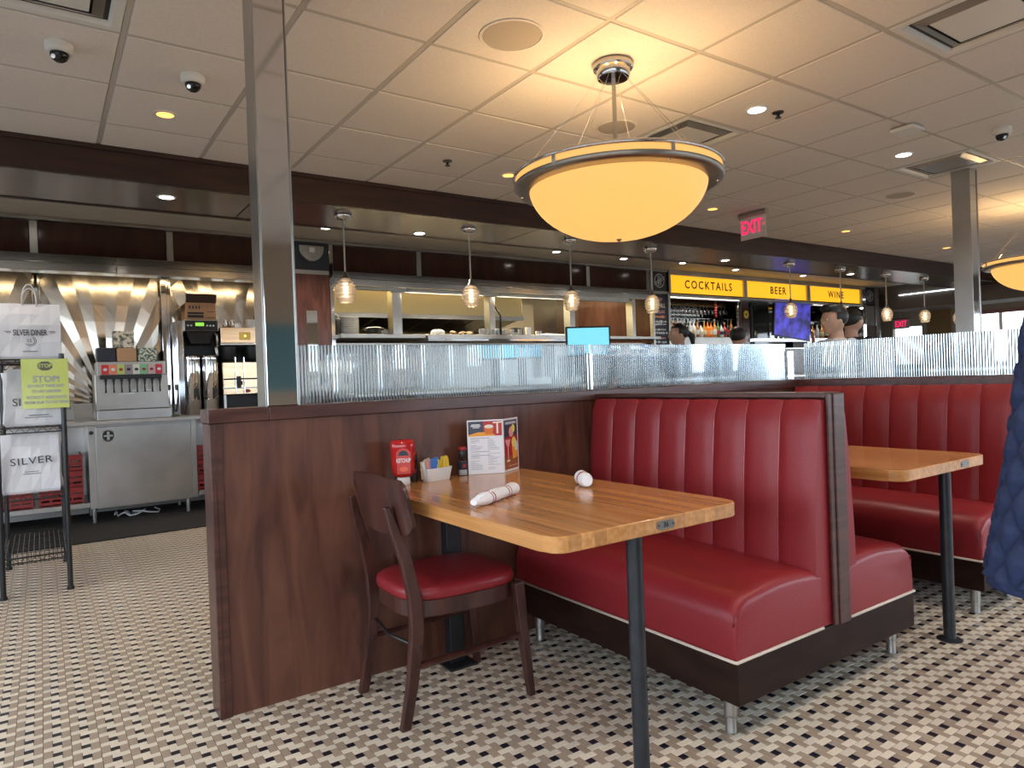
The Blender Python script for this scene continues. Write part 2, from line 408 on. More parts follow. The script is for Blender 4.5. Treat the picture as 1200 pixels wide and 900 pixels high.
wr = struct('wall_right', B().box(16, 16.12, 6.25, 10.6, 0, 1.2).box(16, 16.12, 8.0, 10.6, 1.2, 2.82).box(16, 16.12, 6.25, 8.0, 2.03, 2.82)
       .box(16, 16.12, -2.6, 6.25, 0, .9).box(16, 16.12, -2.6, 6.25, 2.2, 2.82).box(16, 16.12, 6.55, 7.38, 1.2, 2.03), 'wall')
part('window_head', B().box(15.95, 16, -2.6, 6.4, 2.16, 2.24), pmat('pink_trim', (.35, .17, .15), .5), wr)
b = B()
for y in (6.25, 5.86, 4.9, 3.9, 2.9, 1.9, .9, -.1, -1.1, -2.1): b.box(15.97, 16.1, y-.03, y+.03, .9, 2.16)
part('mullion', b, 'steel', wr)
part('tan_panel', B().box(15.97, 16, 6.78, 7.25, 1.3, 2.33), pmat('tan_panel', (.30, .20, .09), .6), wr)
part('window_pane', B().box(16.05, 16.06, -2.6, 6.25, .9, 2.2).box(16.05, 16.06, 7.38, 8, 1.2, 2.03).box(16.05, 16.06, 6.25, 6.55, 1.2, 2.03), 'clear', wr)
# grey cross soffit on the right, with a lit edge
cs = struct('trim_2', B().box(14.3, 15.2, -2.6, 7.3, 2.30, 2.799), 'greywall')
part('light_strip', B().box(14.275, 14.30, 5.99, 7.0, 2.575, 2.59), emit('strip_lamp', (.85, .92, 1), 3), cs)
part('low_ceiling', B().box(15.2, 16, -2.6, 8, 2.42, 2.46), 'ceil', cs)

# ---------------------------------------------------------------- half walls with reeded glass
wm = struct('wall_middle', B().box(.512, 4.17, 2.645, 2.755, 0, 1.06), 'wood')
part('end_post', B().box(.492, .512, 2.635, 2.765, 0, 1.06), 'wood_trim', wm, bevel=.003)
part('corner_strip', B().box(.503, .535, 2.637, 2.645, 0, 1.06), 'wood_trim', wm, bevel=.002)
part('cap', B().box(.488, .699, 2.628, 2.772, 1.062, 1.112), 'wood_cap', wm, bevel=.003)
part('cap', B().box(.701, 4.18, 2.628, 2.772, 1.062, 1.112), 'wood_cap', wm, bevel=.003)
ws = struct('wall_side', B().box(4.055, 4.165, 1.40, 2.645, 0, 1.06), 'wood')
part('cap', B().box(4.04, 4.18, 1.385, 2.628, 1.062, 1.112), 'wood_cap', ws, bevel=.003)
part('end_post', B().box(4.045, 4.175, 1.385, 1.40, 0, 1.06), 'wood_trim', ws, bevel=.003)
def reeded(name, a, b_, fixed, axis, label, z0=1.114, z1=1.345):
    n = max(2, int((b_-a)/.0135)); p = (b_-a)/n; seg = 5; out = []
    for i in range(n):
        for k in range(seg):
            t = k/seg; out.append((a+(i+t)*p, .0035+.0042*math.sin(PI*t)))
    out.append((b_, .0035))
    poly = [(q, -h) for q, h in out]+[(q, .0035) for q, _ in out[::-1]]
    bb = B()
    V0 = []
    for z in (z0, z1):
        V0.append([bb.b.verts.new((q, fixed+h, z) if axis == 'x' else (fixed+h, q, z)) for q, h in poly])
    n2 = len(out)
    for i in range(n2-1):
        j = 2*n2-1-i
        bb.b.faces.new((V0[0][i], V0[0][i+1], V0[1][i+1], V0[1][i]))
        bb.b.faces.new((V0[0][j-1], V0[0][j], V0[1][j], V0[1][j-1]))
        for l in (0, 1): bb.b.faces.new((V0[l][i], V0[l][i+1], V0[l][j-1], V0[l][j]))
    for i, j in ((0, 2*n2-1), (n2-1, n2)): bb.b.faces.new((V0[0][i], V0[1][i], V0[1][j], V0[0][j]))
    o = part(name, bb, 'glass'); tag(o, label, 'glass panel', 'reeded glass screens'); return o
reeded('reeded_glass', .835, 2.318, 2.70, 'x', 'clear reeded glass screen on the half wall right of the chrome pole')
reeded('reeded_glass', 2.342, 4.02, 2.70, 'x', 'clear reeded glass screen on the half wall behind the near booth back')
reeded('reeded_glass', 1.39, 2.62, 4.11, 'y', 'blue glowing reeded glass screen above the far red banquette')
for x, y, l in ((.823, 2.69, 'left end by the chrome pole'), (2.33, 2.69, 'joint behind the near booth'), (4.035, 2.67, 'corner of the two half walls')):
    b = B().box(x-.009, x+.009, y-.012, y+.022, 1.112, 1.30)
    o = part('glass_clip', b, 'chrome', bevel=.003, origin=(x, y, 1.112)); tag(o, 'slim chrome glass clip post at the '+l, 'bracket', 'chrome glass clips')
b = B().box(.700, .817, 2.645, 2.755, 1.112, 2.797); b.bevel(.004, 2)
t = thing('chrome_pole', (.758, 2.70, 1.112), 'square mirror chrome pole rising from the half wall to the ceiling', 'pole')
part('shaft', b, 'chrome', t)
part('edge_trim', B().box(.694, .700, 2.642, 2.758, 1.112, 2.797).box(.817, .822, 2.642, 2.758, 1.112, 2.797), 'steel', t, bevel=.001)
t = thing('chrome_column', (6.485, 2.615, 0), 'square polished metal column on the right reaching the ceiling', 'column')
part('shaft', B().box(6.42, 6.55, 2.55, 2.68, 0, 2.797), 'chrome', t, bevel=.004)
part('edge_trim', B().box(6.412, 6.42, 2.545, 2.685, 0, 2.797).box(6.55, 6.558, 2.545, 2.685, 0, 2.797), 'steel', t)

# ---------------------------------------------------------------- booths
def cushion_back(sgn, xr, y0, y1, zb, zt, n, parent, tb=.13, tt=.075, lab=None):
    # sgn -1: faces -X. xr = rail plane. channels stacked along Y
    wd = (y1-y0)/n
    for c in range(n):
        ya, yb = y0+c*wd+.0008, y0+(c+1)*wd-.0008
        NU, NV = 10, 14; P_ = []
        for j in range(NV+1):
            v = j/NV; row = []
            for i in range(NU+1):
                t = 2*i/NU-1
                zz = zb+(zt-zb)*v
                th = tb+(tt-tb)*v+.012*math.sin(PI*v)
                edge = max(0, (v-.93)/.07); bul = .013*max(0, 1-abs(t)**3.2)
                x = xr+sgn*((th-.012+bul)*(1-edge**3*.35))
                zc = zz-(.003*abs(t)**4 if v > .9 else 0)
                row.append((x, (ya+yb)/2+t*(yb-ya)/2, zc))
            P_.append(row)
        b = B()
        back = [[(xr, p[1], p[2]) for p in r] for r in P_]
        b.grid(P_); b.grid(back, True)
        for j in range(NV):
            for ii in (0, -1):
                b._add([P_[j][ii], P_[j+1][ii], back[j+1][ii], back[j][ii]], [(0, 1, 2, 3)])
        for jj in (0, -1):
            for i in range(NU): b._add([P_[jj][i], P_[jj][i+1], back[jj][i+1], back[jj][i]], [(0, 1, 2, 3)])
        bmesh.ops.remove_doubles(b.b, verts=b.b.verts, dist=.0004)
        part('back_channel', b, 'vinyl', parent, smooth=50)
        if c: part('seam_highlight', B().tube([(P_[j][0][0]+sgn*.0015, ya-.0008, P_[j][0][2]) for j in range(NV+1)], .0026, 6), 'welt', parent, smooth=True)  # added thin tubes that stand in for highlights along the seams
def seat(sgn, xf, xb, y0, y1, z0, zt, parent):
    # rounded seat block: xf front x, xb back x
    NX_, NY_ = 26, 30; b = B(); L = abs(xb-xf); r = .085
    def prof(s):
        # front to back outline, s 0..1 over arc
        pts = [(0, z0), (-.006, z0+.07), (-.004, zt-r)]
        for k in range(1, 9):
            a = PI/2*k/8; pts.append((r-r*math.cos(a)-.004*(1-k/8), zt-r+r*math.sin(a)))
        for k in range(1, 9): pts.append((r+(L-r)*k/8, zt+.018*math.sin(PI*min(1, k/8))))
        pts.append((L, z0)); return pts
    pr = prof(0); rows = []
    ys = [y0, y0+.004, y0+.012, y0+.026, y0+.045]+[y0+.045+(y1-y0-.09)*k/12 for k in range(1, 12)]+[y1-.045, y1-.026, y1-.012, y1-.004, y1]
    for y in ys:
        e = min(y-y0, y1-y); q = min(1, e/.045); ins = .020*(1-math.sqrt(1-(1-q)**2)); dn = .030*(1-math.sqrt(max(0, 1-(1-q)**2)))
        row = []
        for x, z in pr:
            fz = (z-z0)/(zt-z0)
            zz = z-dn*max(0, fz-.5)*2+.012*math.sin(PI*(y-y0)/(y1-y0))*max(0, fz-.8)*5
            xx = x+ins*fz*(1 if x < L/2 else 0)
            row.append((xf-sgn*xx, y, zz))
        rows.append(row)
    b.rings(rows)
    part('seat', b, 'vinyl', parent, smooth=55)
    pts = [(xb, y0-.004, z0+.002), (xf+sgn*.004, y0-.004, z0+.002), (xf+sgn*.006, y0+.004, z0+.002), (xf+sgn*.006, y1, z0+.002)]
    part('piping', B().tube(pts, .0055, 8), 'piping', parent, smooth=True)
    arc = [(xf-sgn*x, y0+.006, z-(.028 if z > zt-.05 else .012)+.006) for x, z in pr[2:-1]]
    part('welt', B().tube(arc, .0032, 6), 'vinyl', parent, smooth=True)
Y0b, Y1b = 1.405, 2.628
t = thing('double_booth', (2.355, 2.0, 0), 'red channel-back double booth, two seats back to back beside the near table', 'booth')
part('base', B().box(1.785, 2.905, Y0b, Y1b, .118, .256), 'espresso', t, bevel=.003)
part('divider', B().box(2.335, 2.395, Y0b-.004, Y1b, .256, 1.078), 'espresso', t, bevel=.004)
part('divider_edge', B().box(2.318, 2.345, Y0b-.012, Y0b, .258, 1.088).box(2.345, 2.412, Y0b-.018, Y0b-.002, .258, 1.088), 'wood_trim', t, bevel=.003)
part('top_rail', B().box(2.315, 2.412, Y0b-.002, Y1b, 1.072, 1.092), 'wood_trim', t, bevel=.004)
seat(-1, 1.785, 2.26, Y0b+.003, Y1b, .258, .462, t)
seat(1, 2.905, 2.44, Y0b+.003, Y1b, .258, .462, t)
cushion_back(-1, 2.333, Y0b+.004, Y1b-.006, .26, 1.068, 8, t, tb=.115, tt=.062)
cushion_back(1, 2.397, Y0b+.004, Y1b-.006, .26, 1.068, 8, t, tb=.115, tt=.062)
def booth_leg(x, y, parent):
    b = B().lathe([(.019, 0), (.0195, .006), (.0185, .010), (.0185, .055), (.0215, .058), (.0215, .118)], (x, y, 0), 20)
    part('leg', b, 'steel', parent, smooth=40)
for x, y in ((1.83, 1.475), (2.85, 1.475), (1.83, 2.52), (2.85, 2.52)): booth_leg(x, y, t)
t = thing('single_booth', (3.8, 2.0, 0), 'red channel-back banquette against the far side half wall', 'booth')
Y0c = 1.405
part('base', B().box(3.56, 4.04, Y0c, Y1b, .118, .256), 'espresso', t, bevel=.003)
seat(-1, 3.56, 3.96, Y0c+.003, Y1b, .258, .462, t)
cushion_back(-1, 4.035, Y0c+.004, Y1b-.006, .26, 1.068, 8, t, tb=.14, tt=.07)
for x, y in ((3.61, 1.465), (3.98, 1.465), (3.61, 2.52)): booth_leg(x, y, t)

# ---------------------------------------------------------------- tables
def table(x0, x1, y0, y1, zt, label, num, plate_x, seed, lx):
    t = thing('dining_table', ((x0+x1)/2, (y0+y1)/2, 0), label, 'table')
    rnd = random.Random(seed); r = .055; n = 17; z0 = zt-.044; wv = (x1-x0)/n
    def ext(x):
        dx = max(0, r-(x-x0), r-(x1-x)); k = r-math.sqrt(max(0, r*r-min(dx, r)**2)); return y0+k, y1-.004
    for i in range(n):
        a, b_ = x0+i*wv, x0+(i+1)*wv
        sub = 6 if (i < 2 or i > n-3) else 1
        xs = [a+(b_-a)*k/sub for k in range(sub+1)]
        pts = [(x, ext(x)[0]) for x in xs]+[(b_, y1), (a, y1)]
        cen = Vector(((a+b_)/2, 0, 0))
        bb = B().prism(pts, z0, zt)
        bb.b.normal_update()
        es = [e for e in bb.b.edges if all(v.co.y < y0+r+.01 for v in e.verts) and abs(e.verts[0].co.z-e.verts[1].co.z) < 1e-4 and len(e.link_faces) == 2
              and any(abs(f.normal.z) > .9 for f in e.link_faces) and not (abs(e.verts[0].co.x-e.verts[1].co.x) < 1e-5 and abs(e.verts[0].co.x-x0) > 1e-4 and abs(e.verts[0].co.x-x1) > 1e-4)]
        bmesh.ops.bevel(bb.b, geom=es, offset=.004, segments=2, profile=.5, affect='EDGES')
        part('stave', bb, 'oak', t)
    part('post', B().lathe([(.05, 0), (.05, .004), (.0235, .010), (.0235, z0-.006), (.045, z0-.004), (.045, z0)], (lx, y0+.06, 0), 24), 'leg', t, smooth=40)
    part('wall_bracket', B().box(lx-.02, lx+.05, y1-.11, y1-.06, .012, z0-.02).box(lx-.05, lx+.08, y1-.16, y1-.02, .001, .012).box(lx-.15, lx+.2, y1-.14, y1-.04, z0-.02, z0), 'black', t, bevel=.003)
    nx, nz = plate_x, zt-.022; poly = []
    for sx_, a0 in ((1, -90), (-1, 90)):
        for k in range(9):
            a = math.radians(a0+180*k/8); poly.append((nx+sx_*.0+ (.024 if sx_ > 0 else -.024)+.0125*math.cos(a), nz+.0125*math.sin(a)))
    p_ = part('number_plate', B().prism(poly, y0-.0022, y0, lambda a, b, c: (a, c, b)), pmat('worn_metal_plate', (.22, .20, .18), .45, .6), t)
    if num: text(num, 'number', 'ink', .015, (nx, y0-.0026, nz), p_, bold=.0003)
    for s_ in (-1, 1):
        part('screw', B().cyl((nx+s_*.029, y0-.0034, nz), (nx+s_*.029, y0-.002, nz), .0028, seg=8), 'ink', p_)
    return t
TZ = .775
table(1.055, 1.795, 1.375, 2.622, TZ, 'honey oak dining table with plate 36 on its end, set with condiments', '36', 1.452, 1, 1.385)
table(2.70, 3.44, 1.33, 2.622, TZ, 'honey oak dining table in the second booth, almost empty', None, 3.22, 2, 3.17)

# ---------------------------------------------------------------- chair
t = thing('dining_chair', (1.22, 2.30, 0), 'dark wooden bistro chair with a padded red seat at the near table', 'chair')
ys0, ys1 = 2.10, 2.49
def smooth_seat(z0, z1, inset=0, crown=0, name='seat', m='vinyl', hollow=False):
    pts = []
    N = 48
    for k in range(N):
        a = 2*PI*k/N; ca, sa = math.cos(a), math.sin(a); e = 2/3.6
        px_ = math.copysign(abs(ca)**e, ca); py_ = math.copysign(abs(sa)**e, sa)
        hw = .215-.022*(1-px_)/2
        pts.append((1.235+px_*(.235-inset), 2.305+py_*(hw-inset)))
    return pts
o_ = smooth_seat(0, 0)
rings = []
c0 = Vector((1.235, 2.305, 0))
for s_, z in ((.94, .430), (.985, .433), (1, .442), (1, .455), (.985, .467), (.94, .476), (.8, .483), (.5, .487), (.15, .488)):
    rings.append([(c0.x+(x-c0.x)*s_, c0.y+(y-c0.y)*s_, z) for x, y in o_])
part('seat', B().rings(rings), 'vinyl', t, smooth=60)
a_ = [(c0.x+(x-c0.x)*.97, c0.y+(y-c0.y)*.97) for x, y in o_]; i_ = [(c0.x+(x-c0.x)*.87, c0.y+(y-c0.y)*.87) for x, y in o_]
fr = B(); n = len(a_)
vv = [[fr.b.verts.new((x, y, z)) for x, y in q] for q, z in ((a_, .375), (a_, .430), (i_, .430), (i_, .375))]
for r0 in range(4):
    for j in range(n): fr.b.faces.new((vv[r0][j], vv[r0][(j+1) % n], vv[(r0+1) % 4][(j+1) % n], vv[(r0+1) % 4][j]))
part('seat_frame', fr, 'chairwood', t, smooth=50)
def leg_loft(pts, sizes):
    rs = []
    for (x, y, z), (a, c) in zip(pts, sizes):
        rs.append([(x-a, y-c, z), (x+a, y-c, z), (x+a, y+c, z), (x-a, y+c, z)])
    return B().rings(rs)
for y in (ys0+.012, ys1-.012):
    sg = -1 if y < 2.3 else 1
    part('front_leg', leg_loft([(1.475, y+sg*.01, 0), (1.455, y+sg*.004, .21), (1.435, y, .43)], [(.013, .013), (.017, .017), (.021, .020)]), 'chairwood', t, bevel=.004)
    pts = [(.985, y+.045, 0), (1.010, y+.028, .16), (1.024, y+.008, .34), (1.016, y, .46), (.988, y-.010-sg*.006, .58), (.950, y-.016-sg*.02, .70), (.930, y-.02-sg*.03, .775)]
    part('back_leg', leg_loft(pts, [(.018, .013), (.020, .014), (.024, .015), (.024, .015), (.021, .014), (.017, .013), (.012, .012)]), 'chairwood', t, bevel=.005)
    part('side_stretcher', leg_loft([(1.02, y, .0), (1.45, y, .0)], [(.0, .0), (.0, .0)]) if False else B().tube([(1.016, y+.022, .215), (1.24, y+.012, .222), (1.455, y+sg*.004, .235)], [.021, .019, .018], 8, flat=.5), 'chairwood', t, smooth=40)
part('front_stretcher', B().tube([(1.03, ys0+.01, .285), (1.0, 2.3, .285), (1.03, ys1-.01, .285)], .006, 8), 'black', t, smooth=True)
# bent plywood back
NU, NV = 24, 10; F1 = []; F2 = []
for j in range(NV+1):
    v = j/NV; r1 = []; r2 = []
    for i in range(NU+1):
        s_ = 2*i/NU-1
        hw = .226*(1-.09*(1-v))
        cr = .16
        y = 2.255+s_*hw
        zt_ = .872-.012*s_*s_-.045*max(0, (abs(s_)-.80)/.20)**2.5
        zb_ = .668+.012*s_*s_+.030*max(0, (abs(s_)-.80)/.20)**2.5
        z = zb_+(zt_-zb_)*v
        x = .990-.030*v-.034*(1-s_*s_)
        r1.append((x+.0, y, z)); r2.append((x+.013, y, z))
    F1.append(r1); F2.append(r2)
b = B(); b.grid(F1); b.grid(F2, True)
for j in range(NV):
    for ii in (0, -1): b._add([F1[j][ii], F1[j+1][ii], F2[j+1][ii], F2[j][ii]], [(0, 1, 2, 3)])
for jj in (0, -1):
    for i in range(NU): b._add([F1[jj][i], F1[jj][i+1], F2[jj][i+1], F2[jj][i]], [(0, 1, 2, 3)])
bmesh.ops.remove_doubles(b.b, verts=b.b.verts, dist=.0004)
part('backrest', b, 'chairwood', t, smooth=40)

# ---------------------------------------------------------------- things on the near table
def at_y(px_, py_, Y):
    d = r3*((px_-600)/FPX)-u3*((py_-450)/FPX)+f2; return CAM+d*(Y/d.y)
kx, ky = 1.197, 2.545
t = thing('ketchup_bottle', (kx, ky, TZ), 'upside-down red squeeze ketchup bottle standing on its white cap', 'bottle')
def ell_ring(cx, cy, z, a, b_, n=28, e=2.6):
    return [(cx+math.copysign(abs(math.cos(q))**(2/e), math.cos(q))*a, cy+math.copysign(abs(math.sin(q))**(2/e), math.sin(q))*b_, z) for q in [2*PI*k/n for k in range(n)]]
T36 = Matrix.Translation((kx, ky, 0)) @ Matrix.Rotation(-.38, 4, 'Z') @ Matrix.Translation((-kx, -ky, 0))
part('cap', B().rings([ell_ring(kx, ky, TZ+z, a, a*.8) for z, a in ((0, .025), (.003, .027), (.026, .025), (.029, .022))]).xf(T36), 'white', t, smooth=50)
body = [(.029, .020, .018), (.034, .034, .024), (.046, .043, .028), (.07, .046, .030), (.11, .047, .030), (.135, .048, .031), (.15, .050, .032), (.165, .050, .031), (.176, .044, .026), (.180, .034, .018)]
part('bottle_body', B().rings([ell_ring(kx, ky, TZ+z, a, c) for z, a, c in body]).xf(T36), pmat('ketchup_red', (.42, .012, .010), .18), t, smooth=50)
lab = part('bottle_label', B().prism([(-.026, .045), (.026, .045), (.028, .13), (.018, .142), (0, .148), (-.018, .142), (-.028, .13)], -.0345, -.030, lambda a, b, c: (kx+a, ky+c, TZ+b)).xf(T36), pmat('label_red', (.55, .05, .04), .35), t)
part('label_arch', B().prism([(-.022, .118), (.022, .118), (.014, .134), (0, .140), (-.014, .134)], -.0352, -.0344, lambda a, b, c: (kx+a, ky+c, TZ+b)).xf(T36), 'navy', lab)
part('label_tomato', B().prism([(.017*math.cos(q), .064+.010*math.sin(q)) for q in [2*PI*k/14 for k in range(14)]], -.0352, -.0344, lambda a, b, c: (kx+a, ky+c, TZ+b)).xf(T36), pmat('tomato', (.75, .13, .06), .4), lab)
lt = text('KETCHUP', 'lettering', 'white', .016, (kx, ky-.0356, TZ+.098), lab, wide=.56, bold=.0004)
lt.data.transform(Matrix.Translation(-org(lt)) @ T36 @ Matrix.Translation(org(lt)))

def shaker(cx, cy, label, fill, fm_):
    t = thing('shaker', (cx, cy, TZ), label, 'shaker', 'salt and pepper shakers')
    part('jar', B().lathe([(.0165, 0), (.018, .003), (.018, .060), (.0165, .070), (.013, .078), (.013, .082)], (cx, cy, TZ), 20), 'clear', t, smooth=50)
    part('filling', B().lathe([(.0155, .003), (.0162, .005), (.0162, fill)], (cx, cy, TZ), 16), fm_, t, smooth=50)
    part('collar', B().lathe([(.0155, .080), (.017, .082), (.017, .108), (.015, .110)], (cx, cy, TZ), 20), 'blackp', t, smooth=50)
    part('flip_lid', B().lathe([(.0172, .110), (.018, .112), (.018, .119), (.015, .124), (.005, .126)], (cx, cy, TZ), 20), 'red', t, smooth=50)
    l_ = part('wrapper', B().lathe([(.0184, .026), (.0188, .027), (.0188, .056), (.0184, .057)], (cx, cy, TZ), 20), 'ink', t, smooth=50)
    part('wrapper_patch', B().box(cx-.010, cx+.004, cy-.0200, cy-.0175, TZ+.036, TZ+.050), 'red', l_)
shaker(1.262, 2.585, 'small pepper shaker with red lid between ketchup and packet caddy', .05, pmat('pepper', (.05, .04, .03), .9))
shaker(1.492, 2.575, 'small salt shaker with red lid left of the folded menu', .045, 'white')
cx, cy = 1.343, 2.54
t = thing('packet_caddy', (cx, cy, TZ), 'white porcelain caddy filled with sweetener packets', 'caddy')
def rr(a, b_, z, n=4, r=.012):
    o = []
    for sx_, sy_, a0 in ((1, 1, 0), (-1, 1, 90), (-1, -1, 180), (1, -1, 270)):
        for k in range(n+1):
            q = math.radians(a0+90*k/n); o.append((cx+sx_*(a-r)+r*math.cos(q), cy+sy_*(b_-r)+r*math.sin(q), TZ+z))
    return o
Tc = Matrix.Translation((cx, cy, 0)) @ Matrix.Rotation(.12, 4, 'Z') @ Matrix.Translation((-cx, -cy, 0))
part('bowl', B().rings([rr(.052, .026, 0), rr(.054, .028, .003), rr(.062, .033, .048), rr(.064, .035, .054), rr(.059, .030, .054), rr(.056, .027, .045), rr(.050, .023, .008)]).xf(Tc), 'white', t, smooth=50)
pc = [pmat('packet_tan', (.55, .45, .33), .8), pmat('packet_pink', (.75, .35, .35), .8), pmat('packet_blue', (.05, .19, .60), .7), pmat('packet_yellow', (.80, .58, .06), .7), M['offwhite']]
seq = [0, 0, 4, 0, 4, 1, 4, 2, 2, 2, 4, 3, 3, 3, 3, 3]
for i, k in enumerate(seq):
    x = cx-.050+.1*i/15; rx = random.uniform(-.25, .25); h = .078+random.uniform(-.008, .010)
    T = Matrix.Translation((x, cy+random.uniform(-.006, .006), TZ+.012)) @ Matrix.Rotation(random.uniform(.25, .7), 4, 'Z') @ Matrix.Rotation(rx, 4, 'Y') @ Matrix.Rotation(random.uniform(-.2, .2), 4, 'X')
    bb = B().box(-.021, .021, -.0016, .0016, 0, h)
    bb.bevel(.001, 1); bb.xf(T)
    o = part('sugar_packet', bb, pc[k], origin=(x, cy, TZ+.01))
    tag(o, ('tan', 'pink', 'blue', 'yellow', 'white')[k]+' sweetener packet, %s of all from the left in the caddy' % ORD[i], 'packet', ('tan', 'pink', 'blue', 'yellow', 'white')[k]+' sweetener packets')

# folded menu: two leaves
A_ = at_y(551, 551, 2.55); mz0, mz1 = TZ+.001, TZ+.235
pL, pM, pR = Vector((1.513, 2.565, 0)), Vector((1.655, 2.500, 0)), Vector((1.783, 2.572, 0))
t = thing('folded_menu', (1.655, 2.55, TZ), 'standing folded drinks menu with cocktail photo on the near table', 'menu')
def leaf(a, c, name):
    d = (c-a).normalized(); n_ = Vector((d.y, -d.x, 0)); L = (c-a).length; H = mz1-mz0
    def P3(u_, v_, k=0): return a+d*(u_*L)+n_*k+Vector((0, 0, mz0+v_*H))
    b = B(); b.rings([[P3(0, 0, .0008), P3(1, 0, .0008), P3(1, 1, .0008), P3(0, 1, .0008)], [P3(0, 0, -.0008), P3(1, 0, -.0008), P3(1, 1, -.0008), P3(0, 1, -.0008)]])
    lf = part(name, b, 'offwhite', t)
    R = Matrix(((d.x, 0, n_.x, 0), (d.y, 0, n_.y, 0), (0, 1, 0, 0), (0, 0, 0, 1)))
    def poly(nm, pts, m, k=.0012):
        b = B(); b._add([P3(x, y, k) for x, y in pts], [tuple(range(len(pts)))]); return part(nm, b, m, lf, fix=False)
    def tx(s_, h, u_, v_, m='ink', al='CENTER', **k): return text(s_, 'print', m, h, P3(u_, v_, .0014), lf, face=R, align=al, **k)
    return poly, tx
def circ(x, y, rx, ry, n=14): return [(x+rx*math.cos(2*PI*k/n), y+ry*math.sin(2*PI*k/n)) for k in range(n)]
MP = {k: pmat('print_'+k, c, .45) for k, c in dict(slate=(.05, .055, .08), amber=(.75, .33, .04), beer=(.62, .16, .02), foam=(.75, .68, .55), pink=(.78, .36, .34), crimson=(.45, .03, .03), orange=(.80, .34, .05), lemon=(.85, .68, .16), brown=(.33, .11, .04), grey=(.32, .32, .36)).items()}
poly, tx = leaf(pL, pM, 'menu_leaf')
poly('photo', [(.03, .70), (.97, .70), (.97, .975), (.03, .975)], MP['slate'])
poly('photo', [(.45, .70), (.97, .70), (.97, .975), (.45, .975)], MP['crimson'], .0013)
poly('photo', [(.03, .70), (.80, .70), (.65, .77), (.30, .775), (.03, .73)], MP['amber'], .0014)
poly('photo', [(.50, .73), (.70, .73), (.74, .86), (.48, .86)], MP['beer'], .0015)
poly('photo', circ(.61, .875, .13, .035), MP['foam'], .0016)
poly('photo', [(.82, .74), (.87, .74), (.87, .93), (.97, .94), (.97, .965), (.72, .955), (.72, .93), (.82, .93)], MP['foam'], .0016)
for v_, a_0, b_0 in ((.915, .12, .36), (.89, .10, .38), (.862, .16, .34)): poly('print_line', [(a_0, v_-.008), (b_0, v_-.008), (b_0, v_+.008), (a_0, v_+.008)], M['white'], .0014)
for v in (.665, .415, .345): poly('line', [(.08, v-.006), (.62, v-.006), (.62, v+.006), (.08, v+.006)], MP['grey'])
rnd = random.Random(3)
for col in (.08, .56):
    for i in range(22):
        v = .635-i*.026
        if abs(v-.415) < .03 or abs(v-.345) < .02 or rnd.random() < .12: continue
        l_ = rnd.uniform(.12, .34); poly('line', [(col, v-.004), (col+l_, v-.004), (col+l_, v+.004), (col, v+.004)], MP['grey'])
poly, tx = leaf(pM, pR, 'menu_leaf')
poly('photo', [(.05, .04), (.94, .04), (.94, .965), (.05, .965)], MP['slate'])
poly('photo', [(.05, .04), (.94, .04), (.94, .30), (.05, .27)], MP['brown'], .0013)
poly('photo', [(.05, .27), (.94, .30), (.94, .66), (.50, .68), (.05, .62)], MP['crimson'], .0014)
poly('photo', [(.10, .60), (.46, .60), (.36, .48), (.30, .44), (.22, .48)], MP['pink'], .0016)
poly('photo', [(.27, .20), (.31, .20), (.31, .46), (.27, .46)], MP['foam'], .0016)
poly('photo', circ(.29, .20, .13, .02), MP['foam'], .0016)
poly('photo', [(.36, .30), (.60, .30), (.64, .74), (.40, .74)], MP['crimson'], .0015)
poly('photo', circ(.52, .74, .16, .10), MP['pink'], .0017)
poly('photo', circ(.66, .80, .12, .075), MP['lemon'], .0018)
poly('photo', [(.58, .22), (.90, .24), (.93, .50), (.55, .48)], MP['orange'], .0017)
poly('photo', circ(.68, .54, .15, .10), MP['lemon'], .0018)
poly('photo', circ(.82, .46, .10, .10), MP['foam'], .0019)
poly('photo', [(.12, .88), (.90, .88), (.90, .94), (.12, .94)], MP['grey'], .0015)
for a_0, b_0 in ((.20, .36), (.40, .56), (.60, .80)): poly('print_line', [(a_0, .90), (b_0, .90), (b_0, .92), (a_0, .92)], M['white'], .0017)
poly('print_line', [(.30, .095), (.85, .095), (.85, .105), (.30, .105)], MP['foam'], .0018)

# cutlery rolls
def roll(p, q, r, label, taper=.45, flat=.78, band=(.30, .36, .72, .78)):
    p, q = Vector(p), Vector(q); d = (q-p); L = d.length; dn = d.normalized()
    t = thing('napkin_roll', ((p+q)/2).to_tuple(), label, 'napkin')
    n = 16; pts = [p+d*(k/n) for k in range(n+1)]
    rad = [r*(taper+(1-taper)*min(1, k/3.0))*(1+.05*math.sin(k*1.7)) for k in range(n+1)]
    part('cloth', B().tube(pts, rad, 18, flat=flat), 'offwhite', t, smooth=60)
    for s_ in band:
        c0_ = p+d*s_; rr_ = r*1.02
        part('stripe', B().tube([c0_-dn*.0022, c0_+dn*.0022], [rr_*1.02, rr_*1.02], 18, flat=flat*1.015), 'red', t, smooth=50)
    side = Vector((-dn.y, dn.x, 0))
    part('fold', B().tube([p+d*.06-side*r*.3+Vector((0, 0, r*.45)), p+d*.5-side*r*.2+Vector((0, 0, r*.60)), p+d*.95+Vector((0, 0, r*.45))], r*.28, 8), 'offwhite', t, smooth=True)
    part('cutlery_end', B().tube([q+dn*-.01, q+dn*.006], r*.35, 8, flat=.4), 'steel', t)
def at_z(px_, py_, Z):
    d = r3*((px_-600)/FPX)-u3*((py_-450)/FPX)+f2; return CAM+d*((Z-1.18)/d.z)
roll(at_z(555, 589, TZ+.020), at_z(601, 572, TZ+.021), .0265, 'white napkin roll with red stripes lying near the table edge')
p = at_z(686, 566, TZ+.016)
